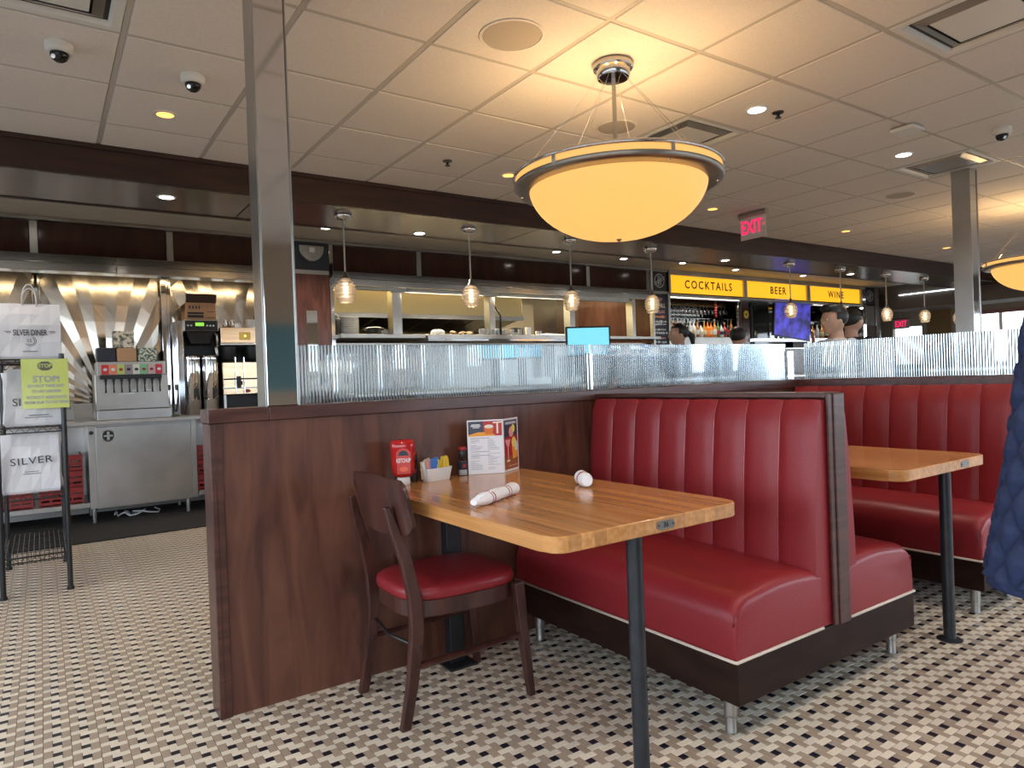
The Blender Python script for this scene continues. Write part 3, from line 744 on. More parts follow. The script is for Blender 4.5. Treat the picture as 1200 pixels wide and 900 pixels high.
roll((p.x-.008, p.y-.02, TZ+.026), (p.x+.040, p.y+.07, TZ+.026), .026, 'white napkin roll lying end-on towards the camera near the booth seat', .72, 1.0, (.5, .6))
p = at_z(990, 529, TZ+.016)
roll((p.x-.02, p.y-.01, TZ+.017), (p.x-.01, p.y+.11, TZ+.017), .024, 'white napkin roll just showing on the second booth table')

# ---------------------------------------------------------------- big glowing bowl pendants
def bowl_pendant(cx, cy, label, zr=2.155):
    t = thing('bowl_pendant', (cx, cy, CZ), label, 'pendant lamp', 'glowing bowl pendants')
    part('canopy', B().lathe([(.095, 0), (.102, -.006), (.104, -.030), (.098, -.038), (.088, -.042), (.086, -.070), (.080, -.080), (.02, -.082)], (cx, cy, CZ-.0045), 40), 'chrome', t, smooth=50)
    part('stem', B().cyl((cx, cy, zr+.02), (cx, cy, CZ-.08), .011, seg=16), 'steel', t, smooth=50)
    R = .530
    for k in range(6):
        a = PI/6+k*PI/3
        part('cable', B().cyl((cx+.07*math.cos(a), cy+.07*math.sin(a), CZ-.08), (cx+(R-.02)*math.cos(a), cy+(R-.02)*math.sin(a), zr+.06), .0013, seg=6), 'chrome', t)
    def tor(z, rr_, r0): return B().lathe([(r0+rr_*math.cos(q), z+rr_*math.sin(q)) for q in [2*PI*k/12 for k in range(12)]], (cx, cy, 0), 72, closed=True)
    part('upper_ring', tor(zr+.060, .010, R), 'chrome', t, smooth=True)
    part('lower_ring', B().lathe([(R, zr), (R+.006, zr+.008), (R+.004, zr+.020), (R-.006, zr+.022), (.47, zr+.004), (.455, zr-.004), (.455, zr-.012), (.50, zr-.010), (R-.006, zr-.006)], (cx, cy, 0), 72, closed=True), 'steel_h', t, smooth=50)
    part('glass_band', B().lathe([(R-.012, zr+.020), (R-.006, zr+.055), (R-.012, zr+.057), (R-.018, zr+.022)], (cx, cy, 0), 72, closed=True), 'bowl', t, smooth=50)
    prof = [(.456, zr)]
    for k in range(1, 13):
        a = PI/2*k/13; prof.append((.456*math.cos(a)**.92, zr-.268*math.sin(a)**1.12))
    inn = [(max(.002, r-.006), z+.006) for r, z in prof[::-1]]
    part('glass_bowl', B().lathe(prof+[(.003, zr-.268)]+[(.002, zr-.262)]+inn, (cx, cy, 0), 72, cap=False), 'bowl', t, smooth=60)
    part('finial', B().lathe([(.012, zr-.266), (.014, zr-.272), (.006, zr-.280), (.002, zr-.284)], (cx, cy, 0), 16), 'steel', t, smooth=50)
    for k in range(6):
        a = k*PI/3+.25
        part('bolt', B().ball((cx+.50*math.cos(a), cy+.50*math.sin(a), zr-.010), .006, u=8, v=6), 'chrome', t)
        part('ring_bracket', B().box(-.004, .004, -.010, .010, zr+.012, zr+.060).xf(Matrix.Translation((cx, cy, 0)) @ Matrix.Rotation(a, 4, 'Z') @ Matrix.Translation((R+.004, 0, 0))), 'chrome', t)
    for k in range(3):
        a = k*2*PI/3+.4
        light('POINT', 'bowl_bulb', (cx+.2*math.cos(a), cy+.2*math.sin(a), zr+.03), 7.2, (1, .70, .36), .05)
    return t
bowl_pendant(2.50, 2.62, 'large glowing amber bowl pendant over the near booth')
bowl_pendant(8.52, 2.72, 'second amber bowl pendant cut by the right photo edge')

# small honeycomb jar pendants on the soffit
def jar_pendant(cx, cy, label):
    t = thing('jar_pendant', (cx, cy, 2.592), label, 'pendant lamp', 'ribbed jar pendants under the soffit')
    part('canopy', B().lathe([(.072, 0), (.075, -.006), (.066, -.030), (.045, -.046), (.014, -.052)], (cx, cy, 2.5915), 28), 'chrome', t, smooth=50)
    part('stem', B().cyl((cx, cy, 2.12), (cx, cy, 2.545), .008, seg=10), 'steel', t, smooth=50)
    part('socket', B().lathe([(.010, 2.125), (.016, 2.118), (.022, 2.085), (.034, 2.075), (.036, 2.065)], (cx, cy, 0), 20), 'steel', t, smooth=50)
    pr = [(.030, 2.068), (.046, 2.055)]
    for k in range(6):
        z = 2.045-k*.029; r = (.066, .080, .085, .084, .078, .069)[k]
        pr += [(r-.010, z), (r, z-.008), (r, z-.014), (r-.010, z-.021)]
    pr += [(.056, 1.868), (.052, 1.866)]
    pi_ = [(r-.004, z) for r, z in [(.052, 1.872), (.056, 1.90), (.060, 1.96), (.060, 2.02), (.045, 2.045), (.030, 2.062)]]
    part('jar_shade', B().lathe(pr+pi_, (cx, cy, 0), 28, closed=True), 'jar', t, smooth=35)
    part('bulb', B().ball((cx, cy, 1.985), .021, sz=2.4, u=12, v=10), 'bulb', t, smooth=True)
    light('POINT', 'jar_bulb', (cx, cy, 1.93), 1.6, (1, .72, .42), .02)
for x, l in ((2.115, 'leftmost ribbed jar pendant, nearest the chrome pole'), (3.325, 'second ribbed jar pendant from the chrome pole'), (4.525, 'third ribbed jar pendant, just left of and below the big bowl'),
             (5.69, 'ribbed jar pendant beside the chalkboard panel'), (8.30, 'ribbed jar pendant in front of the BEER sign and television'), (9.52, 'ribbed jar pendant in front of the WINE sign'),
             (10.78, 'ribbed jar pendant first right of the WINE sign'), (11.98, 'ribbed jar pendant second right of the WINE sign'), (13.18, 'ribbed jar pendant just left of the right chrome column')):
    jar_pendant(x, 5.47, l)

# ---------------------------------------------------------------- recessed lamps, speakers, cameras
def downlight(x, y, z, amber, label, r=.052, power=0):
    t = thing('recessed_downlight', (x, y, z), label, 'downlight', 'amber ceiling downlights' if amber else 'white downlights')
    part('trim_ring', B().lathe([(r+.016, -.001), (r+.014, -.005), (r, -.006), (r-.004, -.002), (r-.004, -.0005)], (x, y, z), 28), 'white', t, smooth=50)
    part('lamp_face', B().lathe([(r-.004, -.0065), (r-.010, -.008), (.002, -.009)], (x, y, z), 24), 'amber_lamp' if amber else 'white_lamp', t, smooth=50)
    if power: light('SPOT', 'downlight_lamp', (x, y, z-.03), power, (1, .55, .2) if amber else (1, .90, .80), .05, spot=math.radians(120))
for x, l in ((.655, 'left, between the dome cameras and the beam'), (3.11, 'left of the big bowl'), (5.55, 'right of the big bowl'), (7.95, 'above the soffit near the exit sign'), (10.5, 'far right near the column')):
    downlight(x, 4.42 if x < 1 else 4.48, CZ-.003, True, 'amber recessed downlight '+l, .05)
downlight(3.72, 2.64, CZ-.003, False, 'white recessed downlight between the bowl and the far vent', .055, 34)
downlight(5.53, 2.64, CZ-.003, False, 'white recessed downlight left of the small far vent', .055, 30)
for x, y, l in ((.6, .9, 'directly over the camera'), (2.0, .55, 'over the quilted coat'), (3.4, .75, 'in front of the second booth'), (-1.2, 1.4, 'left behind the camera'), (-1.4, 3.9, 'left of the wire rack'), (5.2, .6, 'far right of the aisle'), (-.6, 5.0, 'above the wire rack')):
    downlight(x, y, CZ-.003, False, 'white recessed downlight outside the picture, '+l, .055, 34)
SL = [(.802, 5.50), (3.0, 5.83), (7.21, 5.65), (10.2, 5.7)]
for (x, y), l in zip(SL, ('left of the chrome pole', 'above the kitchen pass', 'in front of the COCKTAILS sign', 'in front of the WINE sign')):
    downlight(x, y, 2.592, False, 'white downlight in the bronze soffit '+l, .05, 22)
for px_, py_, l in ((39, 231, 'far left over the beverage counter'), (382, 267, 'over the wood column by the pole'), (652, 295, 'over the kitchen pass behind the third jar'), (731, 303, 'over the right end of the pass'),
                    (800, 308, 'over the COCKTAILS sign'), (862, 316, 'between COCKTAILS and BEER'), (941, 323, 'over the BEER sign'), (975, 323, 'over the WINE sign')):
    p = at_z(px_, py_, 2.777)
    downlight(p.x, min(max(p.y, 6.15), 7.1), 2.778, False, 'white downlight in the plaster strip '+l, .05, 24)
for x, y, l, r in ((1.885, 2.645, 'big round ceiling speaker left of the bowl pendant', .155), (3.15, 3.29, 'round ceiling speaker behind the pendant stem', .135), (6.80, 3.29, 'round ceiling speaker far right before the column', .135)):
    t = thing('ceiling_speaker', (x, y, CZ-.004), l, 'speaker', 'round ceiling speakers')
    part('rim', B().lathe([(r, 0), (r, -.004), (r-.012, -.006), (r-.014, -.004), (r-.014, 0)], (x, y, CZ-.0045), 40), 'ceil', t, smooth=50)
    part('grille', B().lathe([(r-.014, 0), (r-.016, -.004), (.01, -.007)], (x, y, CZ-.0045), 40), pmat('speaker_grille', (.42, .38, .34), .7), t, smooth=50)
for x, y, l in ((.126, 3.76, 'white dome camera nearest the left photo edge'), (.70, 3.81, 'white dome camera left of the chrome pole'), (5.57, 2.0, 'white dome camera at the far right')):
    t = thing('dome_camera', (x, y, CZ-.004), l, 'security camera', 'ceiling dome cameras')
    part('housing', B().lathe([(.058, 0), (.060, -.006), (.057, -.034), (.050, -.042), (.040, -.044)], (x, y, CZ-.0045), 32), 'white', t, smooth=50)
    part('dome', B().lathe([(.039, -.0425), (.038, -.056), (.030, -.072), (.016, -.082), (.003, -.085)], (x, y, CZ-.0045), 28), pmat('smoked_dome', (.008, .008, .01), .05), t, smooth=True)
    part('lens', B().cyl((x-.02, y-.018, CZ-.072), (x-.025, y-.026, CZ-.075), .010, seg=12), 'chrome', t)
t = thing('wireless_unit', (4.92, 2.32, CZ-.004), 'flat white wireless unit on the ceiling near the downlight', 'network device')
part('case', B().box(4.84, 5.0, 2.24, 2.40, CZ-.038, CZ-.012), 'white', t, bevel=.010, seg=3)
part('mount', B().cyl((4.92, 2.32, CZ-.012), (4.92, 2.32, CZ-.004), .03), 'steel', t)
for x, y, l in ((2.515, 4.40, 'small ceiling sprinkler head left of the bowl'), (3.88, 2.60, 'small ceiling sprinkler head right of the bowl')):
    t = thing('sprinkler', (x, y, CZ-.004), l, 'sprinkler', 'ceiling sprinkler heads')
    part('plate', B().lathe([(.036, 0), (.034, -.006), (.014, -.008)], (x, y, CZ-.0045), 20), 'black', t, smooth=50)
    part('head', B().lathe([(.010, -.006), (.010, -.03), (.02, -.034), (.02, -.037), (.004, -.038)], (x, y, CZ-.0045), 14), 'black', t)

# exit signs
def exit_sign(x, y, z1, label, h=.255, w_=.30, arrow=True):
    t = thing('exit_sign', (x, y, z1), label, 'exit sign', 'EXIT signs')
    part('housing', B().cyl((x, y-w_/2-.01, z1-.028), (x, y+w_/2+.01, z1-.028), .028, seg=16), 'steel', t, smooth=50, bevel=0)
    pl = part('panel', B().box(x-.004, x+.004, y-w_/2, y+w_/2, z1-.020-h, z1-.050), M['white'], t, bevel=.001)
    text('EXIT', 'lettering', 'exit', .130, (x-.006, y+(.016 if arrow else 0), z1-.158), pl, face='x', wide=.66, bold=.003)
    if arrow: text('>', 'arrow', 'exit', .04, (x-.006, y-w_/2+.022, z1-.145), pl, face='x')
M['exit'] = emit('exit_red', (1, .015, .12), 1.0)
exit_sign(6.02, 4.36, CZ-.006, 'red EXIT sign hanging below the ceiling right of the bowl')
exit_sign(15.7, 7.67, 2.24, 'distant red EXIT sign over the far door', h=.24, w_=.36, arrow=False)
part('hanger', B().cyl((15.7, 7.67, 2.24), (15.7, 7.67, 2.419), .01), 'steel', [o for o in bpy.data.objects if o.name.startswith('exit_sign')][-1])

# ---------------------------------------------------------------- back wall: header, ledge, column
YB = 7.40
hd = structE('wall_header', (0, YB, 2.45))
part('core', B().box(-3, 8.0, YB+.03, 8.2, 2.45, 2.78).box(8.0, 14.3, YB+.06, 8.2, 2.45, 2.78), 'espresso', hd)
mull = [-2.2, -1.1, -.0, 1.09, 2.20, 3.78, 6.43, 7.62]
xs = [-3]+mull+[]
for a, b_ in zip([-3]+mull[:-1], mull):
    if abs(b_-2.20) < .01 or True:
        if a == 2.20: a = 2.70
        part('wood_panel', B().box(a+.034, b_-.034, YB, YB+.028, 2.452, 2.742), 'header', hd, bevel=.002)
for x in mull: part('mullion', B().box(x-.03, x+.03, YB-.012, YB+.028, 2.452, 2.742), 'steel', hd, bevel=.002)
part('crown', B().box(-3, 8.0, YB-.06, YB+.03, 2.744, 2.778), 'steel_h', hd, bevel=.002)
M['ledge'] = pmat('polished_ledge', (.55, .53, .50), .16, 1)
for a, b_ in ((-3, .62), (.624, 2.22), (2.70, 5.0), (5.004, 7.64)):
    part('ledge', B().box(a, b_, YB-.06, YB+.08, 2.372, 2.448).box(a, b_, YB-.10, YB+.08, 2.292, 2.368), 'ledge', hd, bevel=.005)

# beverage alcove: pleated steel backsplash
bs = structE('wall_alcove', (0, 8.05, .9))
part('backing', B().box(-3, 2.24, 8.10, 8.2, 0, 2.45), 'steel_h', bs)
def fan(x0, x1, z0, z1, y, N=15):
    b = B(); cx_ = (x0+x1)/2; cz_ = z0+.02; R0 = .03; A = []
    corners = [math.atan2(z1-cz_, x1-cx_), math.atan2(z1-cz_, x0-cx_)]
    ths = sorted([PI*k/(2*N) for k in range(2*N+1)])
    rows = []
    for k, th in enumerate(ths):
        c, s_ = math.cos(th), math.sin(th)
        tr = min((x1-cx_)/abs(c) if abs(c) > 1e-6 else 9, (z1-cz_)/s_ if s_ > 1e-6 else 9)
        row = []
        for q in range(9):
            r = R0+(tr-R0)*q/8
            dy = (.007 if k % 2 else -.007)*min(1, r/.8)-.03*math.sin(PI*q/8)
            row.append((cx_+r*c, y+dy, cz_+r*s_))
        rows.append(row)
    b.grid(rows)
    part('pleated_panel', b, 'quilt', bs, fix=False)
for a, b_ in ((-3.0, -2.22), (-2.22, -1.10), (-1.08, -.02), (.02, 1.11), (1.17, 2.24)): fan(a, b_, 1.05, 2.40, 8.04)
for x in (-1.09, .0, 1.14): part('seam_strip', B().box(x-.018, x+.018, 8.0, 8.03, 1.05, 2.40).box(x-.03, x-.018, 8.01, 8.03, 1.05, 2.40).box(x+.018, x+.03, 8.01, 8.03, 1.05, 2.4), 'chrome', bs, bevel=.003)
part('splash_rail', B().box(-3, 2.24, 8.0, 8.06, .94, 1.05), 'steel_h', bs, bevel=.004)
wc = struct('wall_column', B().box(2.24, 2.70, YB-.02, 8.3, 0, 2.45), 'wood')
for x in (2.235, 2.665): part('corner_strip', B().box(x, x+.045, YB-.045, YB-.018, 0, 2.78), 'chrome', wc, bevel=.004)
part('wood_panel', B().box(2.285, 2.66, YB-.034, YB-.02, .1, 2.40), grain(pmat('column_wood', (.14, .05, .03), .28), (.10, .030, .018), (.19, .065, .04), (4, 4, .6), 5, .6), wc)
part('steel_rail', B().box(2.285, 2.66, YB-.042, YB-.02, 2.40, 2.445).box(2.285, 2.66, YB-.042, YB-.02, 2.745, 2.778), 'steel_h', wc, bevel=.003)
part('navy_panel', B().box(2.285, 2.66, YB-.036, YB-.02, 2.445, 2.745), 'navy', wc)
t = thing('wall_light', (2.47, YB-.04, 2.62), 'half-round grey wall fixture on the navy square by the pole', 'wall lamp')
hp = [(-.135, 2.705), (.135, 2.705)]+[(.135*math.cos(a), 2.69-.15*math.sin(a)) for a in [PI*k/16 for k in range(17)]]
part('half_disc', B().prism([(2.47+x, z) for x, z in hp], YB-.062, YB-.037, lambda a, b, c: (a, c, b)), 'steel', t, bevel=.004)
part('bracket', B().box(2.44, 2.50, YB-.074, YB-.062, 2.63, 2.685), 'offwhite', t, bevel=.003)
part('lip', B().tube([(2.47+.105*math.cos(a), YB-.064, 2.645-.08*math.sin(a)) for a in [PI*k/12 for k in range(13)]], .006, 8), 'chrome', t, smooth=True)
wm_ = part('strip_mirror', B().box(2.393, 2.512, YB-.046, YB-.036, 1.35, 2.005), 'mirror', bevel=.002)
tag(wm_, 'bright narrow vertical mirror on the wood column', 'mirror')

for a, b_ in ((-2.6, -.1), (.2, 2.1)):  # added fill strips behind the ledge that brighten the alcove
    part('ledge_fill', B().box(a, b_, YB+.10, YB+.16, 2.40, 2.43), emit('ledge_fill_glow', (1, .7, .35), .5), hd)
    light('AREA', 'ledge_fill', ((a+b_)/2, YB+.13, 2.395), 4.5, (1, .74, .42), size=b_-a, sizey=.06)
# ---------------------------------------------------------------- beverage counter
t = thing('beverage_counter', (.6, 7.7, 0), 'long stainless beverage counter with one wide door along the back wall', 'counter')
part('worktop', B().box(-2.6, 2.2, 7.28, 7.985, .905, .94), 'steel_h', t, bevel=.004)
part('carcass', B().box(.345, 1.235, 7.37, 7.98, .14, .903), 'steel', t)
part('door', B().box(.405, 1.20, 7.345, 7.368, .135, .885), 'steel', t, bevel=.004)
for a, b_ in ((.345, .40), (1.205, 1.25)): part('door_jamb', B().box(a, b_, 7.35, 7.37, .14, .903), 'steel_h', t, bevel=.002)
lk = part('round_latch', B().tube([(.505, 7.344, .80), (.505, 7.334, .80)], [.055, .050], 24), 'black', t)
part('latch_rim', B().lathe([(.052+.005*math.cos(a), .005*math.sin(a)) for a in [2*PI*k/8 for k in range(8)]], (0, 0, 0), 28, closed=True).xf(Matrix.Translation((.505, 7.334, .80)) @ Matrix.Rotation(PI/2, 4, 'X')), 'steel', lk, smooth=True)
part('latch_cross', B().box(.495, .515, 7.325, 7.335, .762, .838).box(.468, .542, 7.325, 7.335, .792, .808), 'steel', lk, bevel=.002)
part('lock', B().cyl((.372, 7.35, .835), (.372, 7.342, .835), .018), 'black', t)
part('undershelf', B().box(-2.6, .344, 7.36, 7.98, .155, .20).box(1.26, 2.2, 7.36, 7.98, .155, .20), 'steel_h', t, bevel=.003)
part('back_panel', B().box(-2.6, .344, 7.975, 7.985, .20, .90).box(1.26, 2.2, 7.975, 7.985, .20, .90), 'steel', t)
for x in (-.55, .375, 1.165, 2.15):
    for y in (7.41, 7.93):
        if x in (-.55, 2.15): part('leg', B().cyl((x, y, 0), (x, y, .155), .020, seg=12), 'steel', t, smooth=50)
        else: part('leg', B().lathe([(.018, 0), (.018, .07), (.022, .072), (.022, .14)], (x, y, 0), 12), 'steel', t, smooth=50)
o = part('cable_coil', B().tube([(.55+.09*k/20*math.cos(k*.8)+k*.012, 7.6+.06*math.sin(k*.8), .03+.02*math.sin(k*1.3)) for k in range(26)], .008, 8), 'white', smooth=True)
tag(o, 'loose white cable lying under the beverage counter', 'cable')
def crate(x, y, z, label, w_=.34, d_=.42, h=.145):
    t = thing('bottle_crate', (x+w_/2, y+d_/2, z), label, 'crate', 'red plastic crates under the counter')
    b = B()
    for zz in (0, .05, .095, .125): b.box(x, x+w_, y, y+.012, z+zz, z+zz+(.03 if zz < .12 else .02)).box(x, x+.012, y, y+d_, z+zz, z+zz+(.03 if zz < .12 else .02)).box(x+w_-.012, x+w_, y, y+d_, z+zz, z+zz+(.03 if zz < .12 else .02))
    part('rails', b, 'red', t)
    b = B()
    for k in range(5): b.box(x+k*(w_-.014)/4, x+k*(w_-.014)/4+.014, y-.002, y+.010, z, z+h)
    part('posts', b, 'red', t); part('base', B().box(x, x+w_, y, y+d_, z, z+.008), 'red', t)
for k, l in enumerate(('lowest', 'middle', 'topmost')): crate(-.04, 7.45, .2005+k*.147, 'red crate behind the rack, %s of its stack left of the door' % l)
crate(-.42, 7.45, .2005, 'red crate alone at the far left on the counter shelf')
for k, l in enumerate(('lowest', 'middle', 'topmost')): crate(1.27, 7.45, .2005+k*.147, 'red crate %s of its stack right of the steel door' % l)
# steel insert pans
for x, l in ((.235, 'steel food pan beside the soda fountain'),):
    t = thing('food_pan', (x+.08, 7.55, .94), l, 'pan')
    n_ = lambda a, z: [(x+a, 7.46+a, .941+z), (x+.165-a, 7.46+a, .941+z), (x+.165-a, 7.66-a, .941+z), (x+a, 7.66-a, .941+z)]
    part('pan_body', B().rings([n_(.02, 0), n_(.0, .155), n_(-.008, .158), n_(-.008, .162), n_(.004, .160), n_(.022, .006)]), 'steel', t)

# soda fountain
sx0, sx1 = .43, 1.055
t = thing('soda_fountain', ((sx0+sx1)/2, 7.68, .94), 'stainless soda fountain with eight black taps and flavour cards', 'drink dispenser')
part('drip_tray', B().box(sx0, sx1, 7.44, 7.95, .94, 1.03), 'steel', t, bevel=.004)
part('tray_grate', B().box(sx0+.02, sx1-.02, 7.45, 7.60, 1.03, 1.036), 'black', t)
part('cabinet', B().box(sx0, sx1, 7.60, 7.95, 1.03, 1.37), 'steel_h', t, bevel=.006)
part('head', B().box(sx0+.02, sx1-.02, 7.56, 7.9, 1.36, 1.49), 'steel_h', t, bevel=.004)
part('valve_bar', B().box(sx0+.04, sx1-.06, 7.535, 7.58, 1.325, 1.365), 'blackp', t, bevel=.004)
part('sticker', B().box(.62, .76, 7.594, 7.5995, 1.175, 1.19).box(.72+.02, .90, 7.594, 7.5995, 1.20, 1.216), 'offwhite', t)
cc = [(.62, .03, .03), (.80, .22, .12), (.50, .62, .15), (.32, .26, .28), (.66, .68, .60), (.20, .50, .25), (.62, .40, .40), (.60, .03, .05)]
for k in range(8):
    x = sx0+.055+k*.0655
    cdp = part('flavour_card', B().box(x, x+.060, 7.548, 7.5595, 1.368, 1.462), pmat('card_print_%d' % k, cc[k], .4), t, bevel=.002)
    part('card_logo', B().prism(circ(x+.03, 1.415, .017, .014, 10), 7.5465, 7.5478, lambda a, b, c: (a, c, b)), 'offwhite' if k in (0, 7, 1) else ('ink' if k in (3, 4) else 'red'), cdp)
    v_ = part('tap', B().box(x+.018, x+.042, 7.515, 7.56, 1.30, 1.325).box(x+.022, x+.038, 7.52, 7.545, 1.27, 1.30), 'blackp', t, bevel=.002)
    part('lever', B().tube([(x+.03, 7.548, 1.29), (x+.03, 7.535, 1.22), (x+.03, 7.528, 1.195)], [.006, .007, .009], 8), 'blackp', v_)
def toybox(name, x0, x1, y0, y1, z0, z1, m, label, cat='box'):
    o = part(name, B().box(x0, x1, y0, y1, z0, z1), m, bevel=.006, origin=((x0+x1)/2, (y0+y1)/2, z0)); tag(o, label, cat); return o
speck = grain(pmat('speckled_paper', (.4, .4, .35), .6), (.06, .16, .12), (.75, .72, .62), (1, 1, 1), 2, nscale=45, lo=.45, hi=.55)
speck2 = grain(pmat('floral_paper', (.4, .4, .35), .6), (.12, .14, .10), (.75, .70, .60), (1, 1, 1), 3, nscale=28, lo=.42, hi=.55)
toybox('tissue_box', .455, .61, 7.6, 7.78, 1.4905, 1.625, 'navy', 'dark navy box left on top of the soda fountain')
toybox('paper_box', .622, .79, 7.6, 7.78, 1.4905, 1.62, 'card', 'plain brown box in the middle on top of the soda fountain')
toybox('patterned_box', .802, .965, 7.6, 7.78, 1.4905, 1.625, speck, 'green speckled box right on top of the soda fountain')
toybox('floral_box', .60, .775, 7.62, 7.78, 1.6255, 1.79, speck2, 'floral print box stacked highest over the soda fountain')

# brewers
t = thing('tea_brewer', (1.35, 7.7, .94), 'tall stainless tea brewer with a digital panel', 'brewer')
part('column', B().box(1.155, 1.215, 7.62, 7.92, .945, 1.90), 'chrome', t, bevel=.004)
part('back', B().box(1.215, 1.55, 7.86, 7.92, .945, 1.90), 'blackp', t)
part('head', B().box(1.215, 1.54, 7.56, 7.92, 1.79, 1.905), 'steel', t, bevel=.006)
hp_ = part('panel', B().box(1.225, 1.53, 7.552, 7.56, 1.795, 1.895), 'blackp', t, bevel=.002)
part('display', B().box(1.32, 1.40, 7.548, 7.552, 1.84, 1.875), emit('green_display', (.35, .85, .1), .6), hp_)
for x in (1.25, 1.28, 1.43, 1.46, 1.49): part('button', B().cyl((x, 7.552, 1.845), (x, 7.546, 1.845), .010, seg=10), 'white', hp_)
part('brew_basket', B().rings([[(1.28, 7.60, 1.66), (1.46, 7.60, 1.66), (1.46, 7.8, 1.66), (1.28, 7.8, 1.66)], [(1.24, 7.57, 1.785), (1.50, 7.57, 1.785), (1.50, 7.84, 1.785), (1.24, 7.84, 1.785)]]), 'blackp', t, bevel=.008)
part('spout', B().tube([(1.50, 7.58, 1.78), (1.525, 7.57, 1.74), (1.525, 7.57, 1.62)], .013, 10), 'steel', t, smooth=True)
part('cord', B().tube([(1.12, 7.75, 1.2), (1.10, 7.70, 1.05), (1.13, 7.68, .98), (1.16, 7.7, 1.15)], .006, 6), 'black', t, smooth=True)
for cx_, l in ((1.285, 'left tall chrome tea urn under the brewer'), (1.462, 'right tall chrome tea urn under the brewer')):
    t = thing('tea_urn', (cx_, 7.66, .94), l, 'urn', 'chrome tea urns')
    part('vessel', B().lathe([(.082, .002), (.085, .006), (.085, .15), (.0865, .153), (.085, .156), (.085, .56), (.087, .575), (.084, .60), (.07, .61)], (cx_, 7.66, .94), 32), 'chrome', t, smooth=40)
    part('sight_glass', B().cyl((cx_+.02, 7.568, 1.22), (cx_+.02, 7.568, 1.50), .006, seg=8), 'cream', t)
    tp = part('tap', B().box(cx_, cx_+.04, 7.545, 7.575, 1.15, 1.21).box(cx_+.008, cx_+.032, 7.53, 7.56, 1.12, 1.16), 'blackp', t, bevel=.004)
    part('tap_handle', B().tube([(cx_+.02, 7.55, 1.21), (cx_+.035, 7.54, 1.245), (cx_+.02, 7.54, 1.262), (cx_+.005, 7.54, 1.245), (cx_+.02, 7.55, 1.21)], .004, 6), 'blackp', tp)
t = thing('cardboard_carton', (1.39, 7.74, 1.906), 'open printed cardboard carton on top of the tea brewer', 'carton')
bb = B().box(1.24, 1.53, 7.60, 7.88, 1.906, 2.08); bb.bevel(.003, 1)
part('carton_body', bb, 'card', t)
part('carton_front_flap', B().box(-.145, .145, -.004, 0, 0, .095).xf(Matrix.Translation((1.39, 7.60, 2.08)) @ Matrix.Rotation(.3, 4, 'X')), pmat('flap_print', (.06, .03, .02), .7), t)
part('carton_side_flap', B().box(0, .08, -.14, .14, 0, .004).xf(Matrix.Translation((1.24, 7.74, 2.08)) @ Matrix.Rotation(2.4, 4, 'Y')), 'card', t)
pr_ = part('carton_print', B().box(1.26, 1.41, 7.597, 7.5995, 1.965, 1.985).box(1.26, 1.41, 7.597, 7.5995, 1.93, 1.955).box(1.44, 1.51, 7.597, 7.5995, 1.93, 1.936).box(1.44, 1.51, 7.597, 7.5995, 1.99, 1.995).box(1.445, 1.447, 7.597, 7.5995, 2.02, 2.05), 'ink', t)
b = B()
for k in range(4): b.box(1.275+k*.03, 1.287+k*.03, 7.597, 7.5995, 2.02, 2.05)
part('carton_mark', b, 'ink', t)

t = thing('coffee_brewer', (1.78, 7.72, .94), 'twin copper-toned coffee brewer beside the chrome pole', 'brewer')
cop = grain(pmat('warm_brushed_metal', (.70, .50, .32), .25, 1), (.66, .47, .30), (.78, .58, .38), (.6, 8, 8), 3)
part('hood', B().box(1.555, 2.02, 7.55, 7.90, 1.665, 1.83), cop, t, bevel=.006)
part('hood_edge', B().box(1.55, 2.025, 7.54, 7.90, 1.645, 1.665), 'steel', t, bevel=.003)
pn = part('control_plate', B().box(1.74, 1.85, 7.542, 7.55, 1.70, 1.78), pmat('brass_plate', (.55, .36, .08), .3, .8), t, bevel=.002)
part('control_button', B().box(1.785, 1.805, 7.538, 7.542, 1.73, 1.75), emit('button_glow', (1, .8, .3), 1.2), pn)
part('back_column', B().box(1.60, 1.98, 7.78, 7.92, .96, 1.67), 'blackp', t, bevel=.004)
for x in (1.66, 1.90): part('brew_basket', B().lathe([(.06, -.02), (.088, .02), (.092, .12), (.092, .13)], (x, 7.67, 1.505), 20), 'blackp', t, smooth=50)
part('server_box', B().box(1.565, 2.02, 7.56, 7.86, 1.13, 1.47), cop, t, bevel=.008)
part('server_belt', B().box(1.56, 2.025, 7.552, 7.562, 1.19, 1.205), 'steel_h', t)
for x in (1.69, 1.775, 1.93):
    part('rod', B().cyl((x, 7.548, 1.14), (x, 7.548, 1.52), .007, seg=8), 'chrome', t, smooth=50)
b = B()
part('tap_bar', B().box(1.57, 2.02, 7.54, 7.552, 1.285, 1.30), 'blackp', t)
for x in (1.70, 1.95): part('tap', B().box(x, x+.035, 7.52, 7.55, 1.20, 1.32).box(x-.012, x+.047, 7.51, 7.54, 1.23, 1.27), 'blackp', t, bevel=.004)
part('badge', B().prism(circ(1.80, 1.165, .034, .018, 12), 7.5485, 7.5515, lambda a, b, c: (a, c, b)), 'red', t)
for x in (1.58, 2.0): part('foot', B().box(x-.012, x+.012, 7.57, 7.85, .941, 1.13), 'steel', t)
part('drip_base', B().box(1.60, 1.98, 7.58, 7.85, .941, .975), 'blackp', t, bevel=.004)
for x, l in ((1.63, 'small glass jar left on the coffee brewer'), (1.69, 'smaller glass jar right on the coffee brewer')):
    o = part('glass_jar', B().lathe([(.026, 0), (.03, .005), (.03, .055), (.02, .07), (.02, .085)], (x, 7.66, 1.8305), 16), 'clear', smooth=50, origin=(x, 7.66, 1.83)); tag(o, l, 'jar')
t = thing('white_tub', (1.89, 7.68, 1.83), 'small white plastic tub on the coffee brewer', 'tub')
